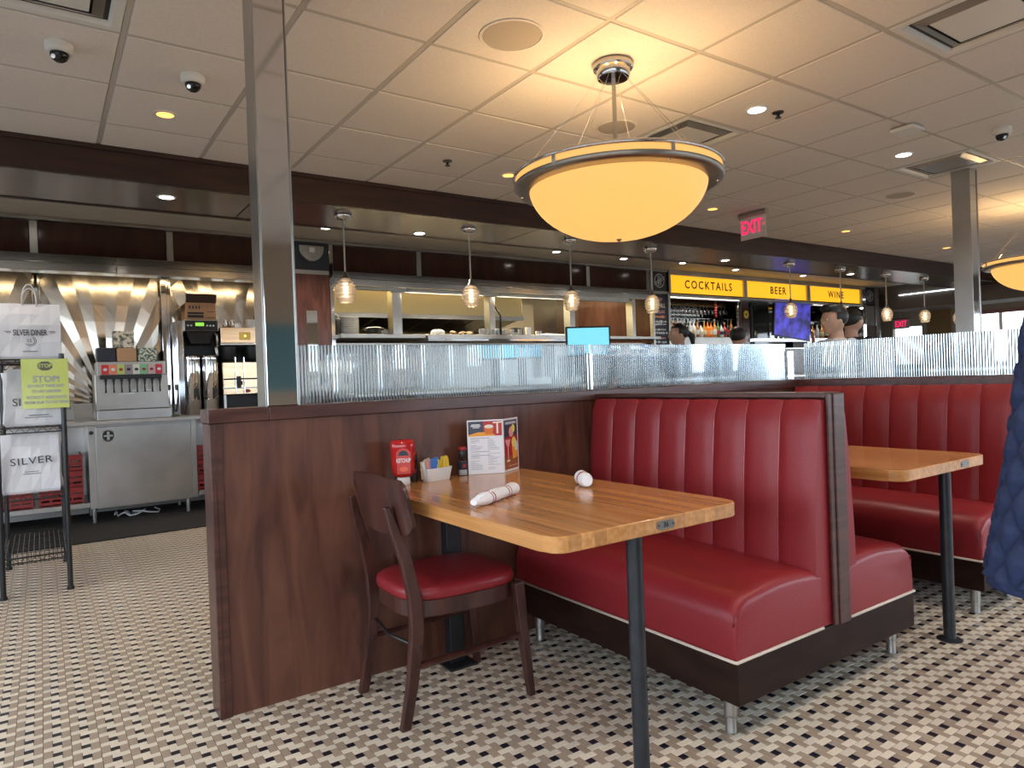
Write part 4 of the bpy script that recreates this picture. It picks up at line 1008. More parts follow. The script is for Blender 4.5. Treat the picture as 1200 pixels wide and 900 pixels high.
part('tub_body', B().lathe([(.045, 0), (.054, .08), (.054, .083)], (1.89, 7.68, 1.8305), 20), 'white', t, smooth=50)
part('lid', B().lathe([(.057, .083), (.058, .087), (.056, .094), (.01, .096)], (1.89, 7.68, 1.8305), 20), 'white', t, smooth=50)
t = thing('floor_conduit', (1.12, 7.95, .94), 'tall steel conduit strips between soda fountain and brewer', 'conduit')
part('channel', B().box(1.07, 1.125, 7.96, 7.995, 1.21, 2.36), 'chrome', t, bevel=.003)
part('end_cap', B().box(1.06, 1.13, 7.95, 7.96, 1.20, 1.26), 'white', t)

# ---------------------------------------------------------------- wire rack with paper bags
t = thing('wire_rack', (-.04, 5.44, 0), 'tall black wire shelving rack at the left photo edge', 'shelf rack')
x0, x1, y0, y1 = -.215, .115, 5.01, 5.87
for x in (x0, x1):
    for y in (y0, y1):
        p = part('post', B().cyl((x, y, 0), (x, y, 1.44), .0145, seg=12), 'black', t, smooth=50)
        part('foot', B().cyl((x, y, 0), (x, y, .02), .02, seg=12), 'blackp', p)
for z in (.235, .60, 1.0, 1.405):
    b = B()
    for y in (y0, y1):
        b.cyl((x0, y, z), (x1, y, z), .004, seg=6); b.cyl((x0, y, z-.03), (x1, y, z-.03), .004, seg=6)
        n = 12; b.tube([(x0+(x1-x0)*k/n, y, z-(.03 if k % 2 else 0)) for k in range(n+1)], .0025, 5)
    for x in (x0, x1): b.cyl((x, y0, z), (x, y1, z), .004, seg=6); b.cyl((x, y0, z-.03), (x, y1, z-.03), .004, seg=6)
    for k in range(12): x = x0+(x1-x0)*(k+.5)/12; b.cyl((x, y0, z), (x, y1, z), .0022, seg=5)
    for k in range(1, 4): y = y0+(y1-y0)*k/4; b.cyl((x0, y, z-.006), (x1, y, z-.006), .003, seg=5)
    part('wire_shelf', b, 'black', t)
b = B()
for k in range(14): x = x0+(x1-x0)*k/13; b.cyl((x, y1, .02), (x, y1, .22), .002, seg=4)
for k in range(6): b.cyl((x0, y1, .03+k*.036), (x1, y1, .03+k*.036), .002, seg=4)
part('wire_grid', b, 'black', t)
def bag(x0, x1, y0, y1, z, h, label, lean=0, handles=False, rot=0):
    t = thing('paper_bag', ((x0+x1)/2, (y0+y1)/2, z), label, 'paper bag', 'white paper carry-out bags')
    cx_, cy_ = (x0+x1)/2, (y0+y1)/2
    hx = (x1-x0)/2; hy = (y1-y0)/2; rs = []
    for k, (f, a, c) in enumerate(((0, .97, .9), (.04, 1, 1), (.3, .985, 1.0), (.6, 1.0, .86), (.8, .99, .6), (1, 1.0, .22))):
        zz = z+.002+h*f; dx = lean*f
        n = 6; o_ = []
        for (sx1_, sy1, sx2, sy2) in ((-1, -1, 1, -1), (1, -1, 1, 1), (1, 1, -1, 1), (-1, 1, -1, -1)):
            for q in range(n):
                u_ = q/n; X = sx1_+(sx2-sx1_)*u_; Y = sy1+(sy2-sy1)*u_
                dent = .010*math.sin(u_*PI)*math.sin(f*7+X*2+rot*3)
                o_.append((cx_+dx+X*hx*a-(dent if abs(Y) < 1 else 0)*X, cy_+Y*hy*c+(dent if abs(Y) == 1 else 0), zz))
        rs.append(o_)
    part('bag_body', B().rings(rs), 'offwhite', t)
    if handles:
        for yy in (-.02, .02):
            pts = [(cx_-.035+.01*math.sin(0), cy_+yy, z+h-.02)]+[(cx_-.035*math.cos(a)*1.05+.0, cy_+yy, z+h+.02+.10*math.sin(a)*(1 if yy < 0 else .8)) for a in [PI*k/12 for k in range(13)]]+[(cx_+.035, cy_+yy, z+h-.02)]
            part('handle', B().tube(pts, .003, 6), 'offwhite', t, smooth=True)
    return t, cy_-hy
t, yf = bag(-.19, .118, 5.03, 5.20, 1.41, .335, 'white paper bag with a diner logo standing on top of the rack', handles=True)
yl = yf-.014; cxb = -.036
text('SILVER DINER', 'lettering', 'ink', .034, (cxb, yl, 1.565), t, wide=.60, space=.95, bold=.0005)
part('logo_rule', B().box(cxb-.125, cxb-.092, yl, yl+.001, 1.572, 1.575).box(cxb+.092, cxb+.125, yl, yl+.001, 1.572, 1.575).box(cxb+.098, cxb+.125, yl, yl+.001, 1.564, 1.567).box(cxb-.115, cxb-.092, yl, yl+.001, 1.564, 1.567), 'ink', t)
b = B()
for rr_, a0, a1 in ((.028, -2.6, 1.2), (.020, -2.2, .9)):
    b.tube([(cxb+rr_*math.cos(a0+(a1-a0)*k/16), yl, 1.515+rr_*math.sin(a0+(a1-a0)*k/16)) for k in range(17)], .0018, 6)
part('logo_swirl', b, 'ink', t)
text('35', 'lettering', 'ink', .020, (cxb-.006, yl, 1.517), t)
part('small_print', B().box(cxb-.04, cxb+.035, yl, yl+.001, 1.452, 1.456), 'ink', t)
t, yf = bag(-.18, .12, 5.06, 5.22, 1.006, .345, 'white paper bag half hidden behind the yellow STOP notice', lean=.02, rot=1)
text('SILVER', 'lettering', pmat and 'ink', .045, (-.045, yf-.014, 1.15), t, wide=1.0)
part('small_print', B().box(-.06, .04, yf-.013, yf-.012, 1.07, 1.074).box(-.08, .06, yf-.013, yf-.012, 1.058, 1.061), 'ink', t)
t, yf = bag(-.20, .085, 5.04, 5.20, .606, .35, 'white paper bag reading SILVER on the third shelf down', rot=2)
text('SILVER', 'lettering', 'ink', .042, (-.055, yf-.014, .80), t, wide=1.12, space=1.1, tilt=.04)
part('small_print', B().box(-.09, -.02, yf-.013, yf-.012, .735, .738).box(-.10, -.01, yf-.013, yf-.012, .722, .725), 'ink', t)
bag(-.16, .098, 5.26, 5.40, .606, .36, 'second white paper bag behind the one reading SILVER', rot=3)
bag(-.19, .08, 5.28, 5.42, 1.006, .33, 'white paper bag behind the half hidden bag on the second shelf', rot=4)
bag(-.19, .10, 5.25, 5.42, 1.41, .31, 'rear white paper bag on top of the rack', rot=5)
t = thing('stop_notice', (.03, 4.985, 1.26), 'yellow-green STOP notice in a plastic sleeve hanging on the rack', 'notice')
part('sheet', B().box(-.088, .146, 4.984, 4.986, 1.112, 1.408), grain(pmat('lime_paper', (.55, .62, .10), .25), (.50, .56, .08), (.62, .68, .18), (1, 1, 1), 2, nscale=3), t)
octo = [(.03+.040*math.cos(PI/8+k*PI/4), 1.365+.029*math.sin(PI/8+k*PI/4)) for k in range(8)]
so = part('stop_octagon', B().prism(octo, 4.9825, 4.9838, lambda a, b, c: (a, c, b)), pmat('print_grey', (.10, .10, .09), .6), t)
text('STOP', 'lettering', 'stoptext', .022, (.03, 4.982, 1.365), so, wide=.9, bold=.0006) if False else None
M['lime'] = bpy.data.materials['lime_paper']
text('STOP', 'lettering', 'lime', .022, (.03, 4.9818, 1.365), so, wide=.9, bold=.0008)
M['pg'] = bpy.data.materials['print_grey']
text('STOP!', 'lettering', 'pg', .036, (.035, 4.9835, 1.285), t, bold=.0012)
for s_, z in (('DO NOT TAKE ANY', 1.245), ('TO-GO ORDERS', 1.213), ('WITHOUT ASSISTANCE', 1.177), ('FROM OUR TO-GO TEAM', 1.147)):
    text(s_, 'lettering', 'pg', .0165, (.032, 4.9835, z), t, wide=.80 if len(s_) > 15 else .85, bold=.0008)

# ---------------------------------------------------------------- kitchen behind the pass
struct('wall_pass', B().box(2.70, 8.0, 7.46, 7.52, 0, 1.66), 'steel_h')
kb = struct('wall_kitchen', B().box(2.70, 8.0, 10.0, 10.1, 0, 2.78), 'steel_h')
part('warm_reflection_panel', B().box(3.5, 5.9, 9.9, 9.98, 1.9, 2.55), 'cream', kb)  # stainless coloured cream: its warm reflection is put into the colour
part('dark_panel', B().box(5.95, 7.3, 9.9, 9.98, 1.2, 2.5), 'greywall', kb)
part('tiled_back', B().box(2.7, 8.0, 9.94, 9.99, .9, 1.9), 'espresso', kb)
struct('wall_kitchen_end', B().box(7.9, 8.0, 7.55, 10.0, 0, 2.78), 'header')
struct('wall_kitchen_side', B().box(2.70, 2.76, 8.3, 10.0, 0, 2.78), 'cream')
light('AREA', 'kitchen_lamp', (4.4, 8.9, 2.74), 210, (1, .84, .50), size=2.6, sizey=.5)
light('AREA', 'kitchen_lamp', (6.9, 8.8, 2.74), 60, (1, .84, .50), size=1.2, sizey=.4)
t = thing('extractor_hood', (4.6, 9.2, 1.97), 'long stainless extractor hood seen through the kitchen pass', 'hood')
part('hood_shell', B().prism([(8.7, 2.12), (8.7, 2.50), (9.88, 2.62), (9.88, 2.0), (9.5, 1.98)], 3.0, 6.2, lambda a, b, c: (c, a, b)), pmat('warm_reflection_metal', (.80, .70, .44), .5, .6), t, bevel=.006)  # steel tinted cream, the reflected warm light put into its colour
part('hood_lip', B().box(3.0, 6.2, 8.66, 8.70, 2.08, 2.14), 'steel', t)
b = B()
for k in range(8): b.prism([(8.75, 2.105), (9.48, 1.972), (9.48, 1.962), (8.75, 2.095)], 3.05+k*.39, 3.05+k*.39+.34, lambda a, b, c: (c, a, b))
part('grease_filter', b, 'steel', t)
t = thing('grill_line', (4.8, 9.5, 0), 'dark cooking line under the extractor hood', 'stove')
part('range_body', B().box(3.0, 6.6, 9.2, 9.86, 0, 1.0), 'steel', t, bevel=.01)
part('range_top', B().box(3.0, 6.6, 9.2, 9.86, 1.0, 1.05), 'black', t, bevel=.005)
# pass shelf
t = thing('pass_shelf', (4.6, 7.45, 1.66), 'long stainless kitchen pass shelf above the glass screen', 'shelf')
part('thin_shelf', B().box(2.71, 3.74, 7.20, 7.8, 1.70, 1.745), 'steel_h', t, bevel=.004)
part('thick_shelf', B().box(3.745, 4.92, 7.16, 7.8, 1.675, 1.745).box(4.925, 6.30, 7.16, 7.8, 1.675, 1.745), 'steel', t, bevel=.006)
part('shelf_lip', B().box(3.745, 6.30, 7.15, 7.16, 1.668, 1.690), 'chrome', t)
for a, b_ in ((2.8, 3.4), (3.6, 4.7), (4.9, 6.0)):  # added fixtures with fill light to brighten the dishes on the pass
    part('pass_fill', B().box(a, b_, 7.36, 7.44, 2.262, 2.29), 'steel', t, bevel=.003)
    light('AREA', 'pass_fill', ((a+b_)/2, 7.33, 2.255), 7*(b_-a), (1, .86, .66), size=b_-a, sizey=.05)
part('end_shelf', B().box(6.32, 7.64, 7.20, 7.8, 1.70, 1.74), 'steel_h', t, bevel=.004)
part('ticket_rail', B().box(3.4, 7.2, 7.38, 7.42, 2.25, 2.29), 'steel', t)
for x0, x1, l in ((3.43, 3.55, 'wide steel post left in the kitchen pass'), (4.78, 4.86, 'slim steel post in the middle of the kitchen pass'), (6.10, 6.19, 'steel post left of the cyan monitor'), (7.30, 7.36, 'steel post at the right end of the kitchen pass')):
    o = part('steel_post', B().box(x0, x1, 7.42, 7.56, 1.746, 2.291), 'steel', bevel=.004, origin=((x0+x1)/2, 7.5, 1.746)); tag(o, l, 'post', 'kitchen pass posts')
def stack(x, y, z, r, n, label, m='offwhite', h=.012, cat='plates', name='plate_stack'):
    pr = []
    for k in range(n): pr += [(r*.9, k*h), (r, k*h+h*.55), (r, k*h+h*.8), (r*.93, k*h+h*.98)]
    o = part(name, B().lathe([(r*.6, 0)]+pr, (x, y, z), 20), m, smooth=30, origin=(x, y, z)); tag(o, label, cat)
# dishes seen on the pass (each its own thing)
def plate(x, y, z, r, k):
    return tag(part('plate', B().lathe([(r*.55, 0), (r*.6, .004), (r, .014), (r, .018), (r*.6, .008), (.002, .008)], (x, y, z), 20), 'white', smooth=50, origin=(x, y, z)), k[0], 'plate', k[1])
def pile(x, y, r, n, which, h=.0165):
    for k in range(n):
        plate(x, y, 1.7465+k*h, r, ('white plate, %s from the bottom of the %s' % (ORD[k], which), which))
pile(2.96, 7.62, .12, 13, 'tall pile left on the pass')
pile(3.40, 7.70, .115, 5, 'low pile beside the wide steel post')
t = thing('black_crock', (2.775, 7.55, 1.746), 'tall black crock at the left corner of the kitchen pass', 'crock')
part('crock_body', B().lathe([(.05, 0), (.06, .01), (.066, .17), (.06, .20), (.03, .225)], (2.775, 7.55, 1.746), 20), 'blackp', t, smooth=50)
part('crock_lid', B().lathe([(.045, .222), (.03, .235), (.01, .24)], (2.775, 7.55, 1.746), 16), 'blackp', t)
t = thing('black_pot', (3.22, 7.5, 1.746), 'low black pot with side handles on the kitchen pass', 'pot')
part('pot_body', B().lathe([(.075, 0), (.085, .01), (.085, .085), (.09, .09), (.07, .1), (.01, .105)], (3.22, 7.5, 1.746), 24), 'blackp', t, smooth=50)
for s_ in (-1, 1): part('pot_handle', B().box(3.22+s_*.10-.02, 3.22+s_*.10+.02, 7.48, 7.52, 1.815, 1.835), 'blackp', t, bevel=.004)
plate(4.02, 7.45, 1.7465, .10, ('white plate upside down left on the thick pass shelf', None))
tag(part('covered_bowl', B().lathe([(.09, 0), (.085, .03), (.05, .05), (.01, .055)], (4.03, 7.45, 1.770), 20), 'white', smooth=50, origin=(4.03, 7.45, 1.77)), 'white domed bowl left on the thick pass shelf', 'bowl')
t = thing('food_tray', (4.36, 7.45, 1.746), 'tray of food portions on the pass shelf by the second jar pendant', 'tray')
part('tray_base', B().box(4.18, 4.56, 7.35, 7.55, 1.7465, 1.76), 'steel', t, bevel=.004)
rnd = random.Random(5)
b = B()
for k in range(16): b.ball((4.22+rnd.random()*.30, 7.38+rnd.random()*.14, 1.77+rnd.random()*.025), .028, sz=.7, u=8, v=6)
part('food_portions', b, grain(pmat('food', (.4, .25, .12), .7), (.30, .13, .06), (.60, .50, .30), nscale=20, lo=.4, hi=.6), t, smooth=True)
def cup(x, y, z, r, h, l, g_):
    tag(part('cup', B().lathe([(r*.7, 0), (r*.85, .004), (r, h), (r*.93, h), (r*.75, .008), (.002, .007)], (x, y, z), 16), 'white', smooth=50, origin=(x, y, z)), l, 'cup', g_)
for k in range(5):
    for j in range(2): cup(4.60+k*.062, 7.36, 1.7465+j*.044, .028, .042, '%s white cup, %s row, left of the middle pass post' % (ORD[k], ('lower', 'upper')[j]), 'small cups left of the middle pass post')
for k in range(5): 
    for j in range(1 if k % 2 else 2): cup(4.95+k*.062, 7.36, 1.7465+j*.044, .028, .042, '%s white cup, %s row, right of the middle pass post' % (ORD[k], ('lower', 'upper')[j]), 'small cups right of the middle pass post')
cup(5.33, 7.36, 1.7465, .042, .115, 'taller white cup on the pass shelf', None)
cup(5.50, 7.36, 1.7465, .042, .065, 'short wide white cup right of the tall cup', None)
tag(part('folded_towel', B().rings([[(5.6, 7.3, 1.747), (5.95, 7.3, 1.747), (5.95, 7.5, 1.747), (5.6, 7.5, 1.747)], [(5.62, 7.32, 1.78), (5.92, 7.32, 1.772), (5.92, 7.48, 1.772), (5.62, 7.48, 1.785)]]), 'offwhite', bevel=.008), 'white folded towel on the pass shelf left of the monitor', 'towel')
t = thing('slicer_stand', (6.0, 8.0, 1.0), 'dark machine with an arm standing inside the kitchen', 'machine')
part('machine_base', B().box(5.75, 6.0, 8.4, 8.7, 0, 1.95), 'greywall', t, bevel=.01)
part('machine_arm', B().tube([(5.45, 8.2, 1.7), (5.46, 8.2, 2.1), (5.36, 8.2, 2.24), (5.2, 8.2, 2.27)], .014, 8), 'black', t, smooth=True)
part('machine_post', B().cyl((5.45, 8.2, 0), (5.45, 8.2, 1.7), .02), 'black', t)

# ---------------------------------------------------------------- diner counter and monitor
t = thing('bar_counter', (9, 6.2, 0), 'long bar counter behind the reeded glass screens', 'bar counter')
part('counter_top', B().box(2.9, 14.0, 5.95, 6.55, 1.06, 1.10), 'steel', t, bevel=.01)
part('counter_front', B().box(2.95, 14.0, 6.05, 6.15, 0, 1.06), 'header', t)
part('foot_rail', B().cyl((3, 5.95, .2), (13.9, 5.95, .2), .025), 'steel', t, smooth=50)
t = thing('order_monitor', (5.36, 6.2, 1.10), 'cyan touch-screen order monitor on the bar counter', 'monitor')
Tm = Matrix.Translation((5.36, 6.2, 0)) @ Matrix.Rotation(-.45, 4, 'Z') @ Matrix.Translation((-5.36, -6.2, 0))
part('monitor_body', B().box(5.09, 5.63, 6.19, 6.23, 1.42, 1.775).xf(Tm), 'blackp', t, bevel=.006)
part('screen', B().box(5.11, 5.61, 6.186, 6.19, 1.44, 1.755).xf(Tm), emit('cyan_screen', (.18, .60, .78), .85), t)
part('monitor_stand', B().box(5.31, 5.41, 6.21, 6.25, 1.10, 1.45).box(5.24, 5.48, 6.1, 6.3, 1.10, 1.115).xf(Tm), 'blackp', t, bevel=.004)

# ---------------------------------------------------------------- bar: signs, chalkboard, shelves
M['gold'] = emit('lit_yellow_sign', (1, .49, .012), .82, (.8, .42, .02))
def logo(cx_, cz_, r, y, parent):
    b = B(); b.lathe([(r+.006*math.cos(a), .004*math.sin(a)) for a in [2*PI*k/6 for k in range(6)]], (0, 0, 0), 32, closed=True)
    b.xf(Matrix.Translation((cx_, y, cz_)) @ Matrix.Rotation(PI/2, 4, 'X'))
    b.box(cx_-.034, cx_-.026, y-.003, y, cz_-r*.80, cz_+r*.80).box(cx_-.006, cx_+.002, y-.003, y, cz_-r*.75, cz_+r*.78).box(cx_+.026, cx_+.034, y-.003, y, cz_-r*.72, cz_+r*.72)
    for o_ in (-.014, .014):
        T = Matrix.Translation((cx_, y-.002, cz_+o_)) @ Matrix.Rotation(-.42, 4, 'Y')
        b.box(-r*1.2, r*1.2, -.002, .001, -.004, .004, T)
    part('logo_emblem', b, 'white', parent)
t = thing('chalkboard', (7.82, 7.36, 1.5), 'narrow chalkboard with coloured lettering left of the bar shelves', 'chalkboard')
part('frame', B().box(7.64, 7.675, 7.33, 7.40, 1.2, 2.438).box(7.975, 8.02, 7.33, 7.40, 1.2, 2.438).box(7.64, 8.02, 7.33, 7.40, 2.40, 2.438), 'steel', t, bevel=.003)
bd = part('board', B().box(7.675, 7.975, 7.365, 7.38, 1.2, 2.40), 'ink', t)
for nm, c in (('chalk_pink', (.60, .30, .32)), ('chalk_cream', (.68, .66, .42)), ('chalk_grey', (.45, .50, .50)), ('chalk_orange', (.65, .25, .12))): M[nm] = pmat(nm, c, .9)
for s_, z, m, h in (('SIP', 2.31, 'chalk_pink', .055), ('CHILL', 2.22, 'chalk_cream', .06), ('RELAX', 2.125, 'chalk_pink', .045)):
    text(s_, 'lettering', m, h, (7.835, 7.363, z), bd, wide=.95, bold=.001)
rnd = random.Random(11)
for z, m in ((2.055, 'chalk_orange'), (1.98, 'chalk_grey'), (1.94, 'chalk_grey'), (1.86, 'chalk_grey'), (1.81, 'chalk_grey'), (1.73, 'chalk_pink'), (1.67, 'chalk_grey')):
    b = B(); x = 7.70
    while x < 7.93:
        w_ = rnd.uniform(.015, .05); h = rnd.uniform(.008, .022); b.box(x, x+w_, 7.362, 7.364, z-h, z+h*rnd.uniform(.3, 1)); x += w_+rnd.uniform(.004, .02)
    part('chalk_scribble', b, m, bd)
t = thing('emblem_sign', (7.82, 7.37, 2.45), 'dark square emblem sign left of the COCKTAILS sign', 'sign', 'dark emblem squares')
part('panel', B().box(7.675, 7.97, 7.36, 7.38, 2.45, 2.74), 'navy', t)
part('frame', B().box(7.64, 7.675, 7.345, 7.40, 2.44, 2.778).box(7.675, 7.975, 7.345, 7.40, 2.74, 2.778), 'steel', t, bevel=.002)
logo(7.825, 2.60, .10, 7.357, t)
for a, b_, s_ in ((8.06, 9.83, 'COCKTAILS'), (9.92, 11.66, 'BEER'), (11.76, 13.48, 'WINE')):
    t = thing('lit_sign', ((a+b_)/2, 7.36, 2.43), 'glowing yellow sign reading %s above the bar' % s_, 'sign', 'yellow bar signs')
    pl = part('panel', B().box(a, b_, 7.37, 7.39, 2.435, 2.705), 'gold', t)
    part('frame', B().box(a-.045, a, 7.34, 7.40, 2.41, 2.74).box(b_, b_+.045, 7.34, 7.40, 2.41, 2.74).box(a, b_, 7.34, 7.40, 2.705, 2.735), 'steel_h', t, bevel=.003)
    text(s_, 'lettering', 'ink', .125, ((a+b_)/2+.03, 7.3675, 2.57), pl, wide=1.0, space=1.28, bold=.003)
bar = struct('wall_bar', B().box(8.0, 14.6, 8.06, 8.2, 0, 2.46), 'header')
part('valance', B().box(8.03, 13.55, 7.33, 7.60, 2.372, 2.41), 'steel_h', bar, bevel=.004)
part('bar_mirror', B().box(8.05, 13.5, 8.045, 8.06, 1.60, 2.40), pmat('tinted_mirror', (.42, .42, .42), .05, 1), bar)
part('upper_fascia', B().box(8.03, 13.55, 7.35, 7.4, 2.74, 2.778), 'steel_h', bar)
t = thing('back_bar', (10.8, 7.8, 0), 'back bar cabinet with glass and steel shelves', 'cabinet')
part('cabinet_body', B().box(8.05, 13.5, 7.62, 8.03, 0, 1.55), 'header', t)
part('cabinet_top', B().box(8.05, 13.5, 7.58, 8.03, 1.55, 1.58), 'steel', t, bevel=.004)
for a, b_ in ((8.1, 10.0), (12.1, 13.4)): part('bottle_step', B().box(a, b_, 7.62, 7.95, 1.58, 1.765), 'steel_h', t, bevel=.003)
part('glass_shelf', B().box(8.1, 10.0, 7.70, 8.03, 2.075, 2.090), 'clear', t)
part('glass_shelf', B().box(12.1, 13.4, 7.70, 8.03, 2.075, 2.090), 'clear', t)
for x in (8.05, 10.02, 10.29, 12.05): part('upright', B().box(x-.02, x+.02, 7.60, 7.64, 1.58, 2.372), 'chrome', t, bevel=.003)
part('lit_ledge', B().box(10.3, 12.0, 7.50, 7.60, 1.69, 1.74), emit('ledge_glow', (.8, .9, 1), .9), t)
light('AREA', 'back_bar_fill', (9.05, 7.50, 2.365), 7, (1, .92, .8), size=1.7, sizey=.05, rot=(-.3, 0, 0))  # added fill light over the shelves, brightening the dim back bar
light('AREA', 'back_bar_fill', (12.7, 7.50, 2.365), 5, (1, .92, .8), size=1.2, sizey=.05, rot=(-.3, 0, 0))
# bottles
bcol = [('clear', (.75, .75, .72)), ('whisky', (.42, .16, .03)), ('amber', (.60, .25, .04)), ('vodka', (.55, .60, .62)), ('dark', (.03, .02, .015)), ('green', (.10, .20, .05)), ('orange', (.85, .22, .02)), ('red', (.45, .03, .02))]
bm_ = {k: pmat('bottle_'+k, c, .12, Coat_Weight=.5) for k, c in bcol}
seq = [('clear', 'cream', 's'), ('vodka', 'offwhite', 't'), ('dark', 'cream', 't'), ('whisky', 'cream', 'r'), ('amber', 'offwhite', 't'), ('vodka', 'ink', 's'), ('clear', 'ink', 'r'), ('dark', 'offwhite', 't'), ('vodka', 'offwhite', 't'), ('clear', 'cream', 'r'),
       ('whisky', 'offwhite', 't'), ('clear', 'cream', 's'), ('amber', 'cream', 'r'), ('orange', 'orange', 't'), ('orange', 'cream', 'r'), ('amber', 'offwhite', 't'), ('green', 'red', 't'), ('vodka', 'navy', 's'), ('red', 'navy', 'r'), ('dark', 'red', 't'), ('whisky', 'cream', 't')]
M['orange'] = pmat('label_orange', (.85, .25, .03), .5)
cn = dict(clear='clear', whisky='brown', amber='amber', vodka='silvery', dark='black', green='green', orange='orange', red='red')
used = {}
def bottle(x, y, z, spec, where, k):
    c, lb, sh = spec; r, h, nk = dict(s=(.042, .22, .06), t=(.036, .30, .09), r=(.040, .26, .08))[sh]
    h *= 1+.06*math.sin(k*2.3)
    key = (c, lb, sh, where); used[key] = used.get(key, 0)+1
    lab = '%s %s bottle, %s label, %s from left %s' % (cn[c], dict(s='squat', t='tall', r='round')[sh], dict(offwhite='white', cream='cream', ink='dark', navy='navy', red='red', orange='orange')[lb], ORD[k], where)
    t = thing('liquor_bottle', (x, y, z), lab, 'bottle', 'liquor bottles '+where)
    part('bottle_glass', B().lathe([(r*.9, 0), (r, .006), (r, h-nk-.04), (r*.75, h-nk-.012), (.014, h-nk+.01), (.013, h-.02)], (x, y, z), 14), bm_[c], t, smooth=50)
    part('bottle_label', B().lathe([(r+.0008, .05), (r+.0012, .052), (r+.0012, h-nk-.07), (r+.0008, h-nk-.068)], (x, y, z), 14), lb, t, smooth=50)
    part('stopper', B().lathe([(.015, h-.022), (.016, h+.008), (.010, h+.012)], (x, y, z), 10), 'blackp' if k % 3 else 'cream', t)
for k, sp in enumerate(seq): bottle(8.17+k*.0875, 7.70, 1.7655, sp, 'below the COCKTAILS sign', k)
for k, sp in enumerate([seq[1], seq[3], seq[8], seq[12], seq[2], seq[10]]): bottle(12.2+k*.16, 7.70, 1.7655, sp, 'below the WINE sign', k)
for k in range(19):
    x = 8.2+k*.093
    o = part('wine_glass', B().lathe([(.034, 0), (.033, -.003), (.004, -.008), (.0035, -.075), (.02, -.09), (.036, -.115), (.038, -.145), (.032, -.17)], (x, 7.78, 2.33), 12, cap=False), 'clear', smooth=60, origin=(x, 7.78, 2.33))
    tag(o, '%s hanging stemmed glass from the left in the bar rack' % ORD[k], 'wine glass', 'hanging stemmed glasses')
gr = thing('glass_rack', (9.1, 7.78, 2.33), 'black wire rack above the bottles, holding the hanging stemmed glasses', 'rack')
b = B()
for yy in (7.72, 7.84, 7.92): b.cyl((8.1, yy, 2.332), (10.0, yy, 2.332), .005, seg=6)
for k in range(10): b.cyl((8.12+k*.205, 7.7, 2.338), (8.12+k*.205, 7.95, 2.338), .004, seg=6)
part('rack_wires', b, 'black', gr)
part('rack_hanger', B().box(8.3, 8.32, 7.8, 7.82, 2.34, 2.372).box(9.8, 9.82, 7.8, 7.82, 2.34, 2.372), 'black', gr)
t = thing('red_ornament', (9.43, 7.62, 2.1), 'red and white striped hanging ornament in the bar', 'ornament')
b = B()
for k in range(6): b.ball((9.43, 7.62, 2.12+k*.045), .024, u=10, v=8)
part('beads', b, 'red', t, smooth=True); part('cord', B().cyl((9.43, 7.62, 2.1), (9.43, 7.62, 2.372), .004, seg=6), 'offwhite', t)
t = thing('gold_flower', (10.16, 7.56, 2.14), 'small gold flower ornament on the dark bar panel', 'ornament')
b = B(); gm = pmat('gold_petal', (.75, .50, .05), .4)
for k in range(7): a = k*2*PI/7; b.ball((10.16+.045*math.cos(a), 7.56, 2.16+.045*math.sin(a)), .028, sy=.4, u=8, v=6)
part('petals', b, gm, t, smooth=True)
part('dark_panel', B().box(10.04, 10.27, 7.58, 7.60, 1.6, 2.372), 'header', bar)
t = thing('beverage_fridge', (10.55, 7.8, 1.58), 'dark glass-door fridge between flower ornament and television', 'fridge')
part('fridge_body', B().box(10.32, 10.80, 7.56, 7.9, 1.582, 2.37), 'black', t, bevel=.006)
part('fridge_door', B().box(10.35, 10.77, 7.545, 7.56, 1.62, 2.34), pmat('dark_glass', (.01, .012, .012), .05), t)
t = thing('television', (11.35, 7.5, 1.75), 'television with a glowing purple picture under the BEER sign', 'television')
Tt = Matrix.Translation((11.4, 7.5, 2.1)) @ Matrix.Rotation(.10, 4, 'Y')
part('tv_body', B().box(-.56, .56, -.02, .03, -.36, .36, Tt), 'blackp', t, bevel=.006)
tv = part('tv_screen', B().box(-.54, .54, -.024, -.021, -.34, .34, Tt), grain(emit('purple_screen', (.05, .05, .35), .75, (.02, .02, .1)), (.01, .01, .05), (.03, .03, .12)), t)
nt = tv.data.materials[0].node_tree; bs_ = nt.nodes['Principled BSDF']
cr_ = [n for n in nt.nodes if n.type == 'VALTORGB'][0]; cr_.color_ramp.elements[0].color = (.015, .012, .06, 1); cr_.color_ramp.elements[1].color = (.07, .06, .50, 1)
nt.links.new(cr_.outputs[0], bs_.inputs['Emission Color'])
part('tv_arm', B().box(11.33, 11.43, 7.53, 7.62, 2.0, 2.15), 'black', t)
t = thing('beer_tap', (11.2, 6.25, 1.10), 'copper-coloured beer tap tower standing on the bar', 'tap')
part('tap_tower', B().tube([(10.05, 6.25, 1.10), (10.05, 6.25, 1.70), (10.02, 6.23, 1.76), (9.96, 6.2, 1.765), (9.92, 6.18, 1.74)], .024, 12), pmat('copper', (.75, .40, .25), .2, 1), t, smooth=True)
part('tap_base', B().cyl((10.05, 6.25, 1.10), (10.05, 6.25, 1.125), .06), 'steel', t)
t.location = (10.05, 6.25, 1.10)
for ch in t.children: ch.location = (11.2-10.05, 0, 0)
